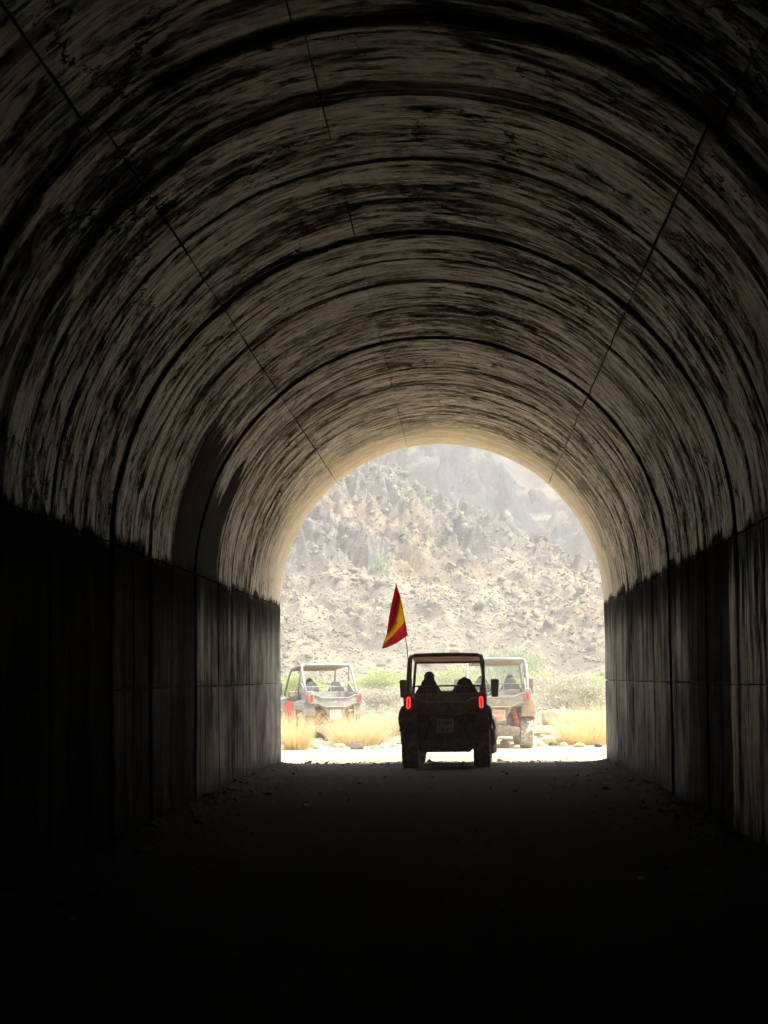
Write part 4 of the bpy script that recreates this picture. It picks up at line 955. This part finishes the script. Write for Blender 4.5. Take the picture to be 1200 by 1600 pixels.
# ------------------------------------------------------------------ flag on its whip pole
def at_depth(px, py, Y):
    g0 = Vector(ground_at(px, py, 0.0)) if False else None
    X, Yp = px-600, 800-py; cr, sr = math.cos(-ROL), math.sin(-ROL); x, y = cr*X-sr*Yp, sr*X+cr*Yp
    d = _fw+_rt*(x/F)+_up*(y/F); t = Y/d.y
    return Vector((CAMX+d.x*t, Y, CAMZ+d.z*t))
FY = 37.12
base = at_depth(638.5, 1040, FY)
fl = empty('flag', tuple(base), 0, 'drooping red and yellow striped flag on a thin black whip pole at the buggy corner', 'flag')
pole = [at_depth(*p, FY)-base for p in ((638.5, 1048), (637.5, 1028), (636, 1012), (633.2, 993), (630.5, 965), (626, 940), (621.5, 922), (618.4, 909.5))]
MB().tube(pole, [.0085, .008, .0075, .007, .006, .005, .0045, .004], 8).build('pole', M_CAGE_D, fl, smooth=True)
def flag_cloth():
    k = NT('flag_cloth'); uv = k.n('UVMap').outputs[0]; sp = k.n('SeparateXYZ', {0: uv}); u, v = sp.outputs[0], sp.outputs[1]
    band = k.math('MULTIPLY', k.sm(v, .268, .272), k.sm(v, .728, .732, 1, 0))
    col = k.mix(band, (.55, .018, .022), (.85, .50, .008))
    # small coat of arms: red shield with a gold border between two pale columns
    def blk(u0, u1, v0, v1): return k.math('MULTIPLY', k.math('MULTIPLY', k.math('GREATER_THAN', u, u0), k.math('LESS_THAN', u, u1)), k.math('MULTIPLY', k.math('GREATER_THAN', v, v0), k.math('LESS_THAN', v, v1)))
    col = k.mix(k.math('MULTIPLY', blk(.27, .39, .40, .60), .8), col, (.45, .05, .02)); col = k.mix(k.math('MULTIPLY', blk(.30, .36, .44, .56), .8), col, (.75, .45, .25))
    col = k.mix(k.math('MULTIPLY', blk(.23, .25, .40, .60), .7), col, (.6, .55, .5)); col = k.mix(k.math('MULTIPLY', blk(.41, .43, .40, .60), .7), col, (.6, .55, .5)); col = k.mix(k.math('MULTIPLY', blk(.29, .37, .62, .67), .7), col, (.5, .1, .03))
    k.put(k.b.inputs['Base Color'], col); k.b.inputs['Roughness'].default_value = .6; k.b.inputs['Specular IOR Level'].default_value = .3
    wv = k.noise(k.vec(uv, (300, 300, 1)), 1, 2); k.put(k.b.inputs['Normal'], k.bump(wv, .0005, .4))
    tn = k.n('BsdfTranslucent', {'Color': col}); mx = k.n('MixShader', {0: .45, 1: k.b.outputs[0], 2: tn.outputs[0]})
    k.t.links.new(mx.outputs[0], k.t.nodes['Material Output'].inputs[0]); return k.m
nu, nv = 46, 40; V = []; U = []
hoist = [(637.2, 993), (633.5, 972), (629.5, 948), (624.8, 930), (618.9, 911)]
def lerp_pts(P, t):
    a = t*(len(P)-1); i = min(int(a), len(P)-2); f = a-i; return P[i][0]*(1-f)+P[i+1][0]*f, P[i][1]*(1-f)+P[i+1][1]*f
fly = [(596.5, 1014), (598, 1008), (600.5, 1000), (602.5, 996), (604.0, 992)]
for i in range(nu):
    u = i/(nu-1)
    for j in range(nv):
        v = j/(nv-1)
        hx, hy = lerp_pts(hoist, v); fx, fy = lerp_pts(fly, v)
        # cloth hangs: the upper edge drops first, then gathers towards the fly end
        uu = u**(.92); sag = math.sin(math.pi*u)*(2.2*(1-v)+1.0*v)
        x = hx*(1-uu)+fx*uu - (1.2*math.sin(math.pi*u))*v; y = hy*(1-uu)+fy*uu + sag*(1-v)*1.2
        # the yellow tucks behind a fold of the top band
        fold = math.exp(-((v-.70)/.16)**2)*math.sin(math.pi*min(1, u*1.1))
        x += 4.0*fold + .8*math.sin(v*21+u*4)*u*(1-u)*2; y += 8.5*fold
        dep = FY + .06*math.sin(u*7+v*2.2)*u + .05*math.sin(v*13-u*3)*(.3+u) - .08*math.exp(-((v-.78)/.12)**2)*math.sin(math.pi*u)
        V.append(at_depth(x, y, dep)-base); U.append((u, v))
np_mesh('flag_cloth', V, grid_faces(nu, nv), flag_cloth(), fl, smooth=True, uv=np.array(U))

_V = np.array([list(p) for p in V]).reshape(nu, nv, 3)[:, 25:]; _U = np.array(U).reshape(nu, nv, 2)[:, 25:]
_V = _V + np.array([.004, .045, -.01]); np_mesh('rear_fold', _V.reshape(-1, 3), grid_faces(nu, nv-25), bpy.data.materials['flag_cloth'], fl, smooth=True, uv=_U.reshape(-1, 2)[:, ::1])
# ------------------------------------------------------------------ litter on the tunnel floor
M_LIT = dirty('crumpled_pale_plastic', (.70, .68, .62), .5, amt=.3)
for px, py, s_, lab in ((420, 1241, .045, 'crumpled white scrap of litter nearest the left wall foot'), (374, 1255, .04, 'small pale scrap of litter against the left wall debris'), (478, 1260, .06, 'flat grey-white scrap on the dark floor left of centre'),
                        (961, 1297, .03, 'small white scrap on the dark floor at right, the farther of two'), (1001, 1371, .03, 'small white scrap on the dark floor at right, the nearer of two')):
    x, y, _ = ground_at(px, py, .03); z = float(fz(np.array(x), np.array(y)))+.012
    g2 = random.Random(px); bm = bmesh.new(); bmesh.ops.create_grid(bm, x_segments=6, y_segments=5, size=1)
    for v in bm.verts: v.co = Vector((v.co.x*s_*g2.uniform(.8, 1.2), v.co.y*s_*.7*g2.uniform(.9, 1.3), abs(g2.gauss(0, .5))*s_+.006))
    me = bpy.data.meshes.new('litter'); bm.to_mesh(me); bm.free(); me.materials.append(M_LIT)
    o = bpy.data.objects.new('litter', me); C.objects.link(o); o.location = (x, y, z); o.rotation_euler = (0, 0, g2.uniform(0, 3)); o.modifiers.new('solid', 'SOLIDIFY').thickness = .002
    tag(o, lab, 'litter', 'scraps of litter on the tunnel floor')

# ------------------------------------------------------------------ dusty air
hz_m = bpy.data.materials.new('dusty_air'); hz_m.use_nodes = True; t_ = hz_m.node_tree; t_.nodes.remove(t_.nodes['Principled BSDF'])
pv = t_.nodes.new('ShaderNodeVolumePrincipled'); pv.inputs['Color'].default_value = (.985, .98, .955, 1); pv.inputs['Density'].default_value = HAZE; pv.inputs['Anisotropy'].default_value = .35
t_.links.new(pv.outputs[0], t_.nodes['Material Output'].inputs['Volume'])
hb = MB(); hb.box(-905, 905, -705, 1605, -3.5, 420); h_ = hb.build('haze', hz_m)
tag(h_, 'thin sunlit dust and haze hanging in the air', 'haze', kind='stuff')

dm = bpy.data.materials.new('road_dust'); dm.use_nodes = True; t_ = dm.node_tree; t_.nodes.remove(t_.nodes['Principled BSDF'])
pv = t_.nodes.new('ShaderNodeVolumePrincipled'); pv.inputs['Color'].default_value = (.95, .90, .82, 1); pv.inputs['Density'].default_value = .009
t_.links.new(pv.outputs[0], t_.nodes['Material Output'].inputs['Volume'])
bm = bmesh.new(); bmesh.ops.create_uvsphere(bm, u_segments=32, v_segments=20, radius=1)
for v in bm.verts: v.co = Vector((v.co.x*2.6, v.co.y*11.0, v.co.z*1.7))
me = bpy.data.meshes.new('dust_cloud'); bm.to_mesh(me); bm.free(); me.materials.append(dm)
o = bpy.data.objects.new('dust_cloud', me); C.objects.link(o); o.location = (-.1, 40.0, 1.0)
tag(o, 'faint pale dust stirred up around the nearest buggy', 'dust', kind='stuff')
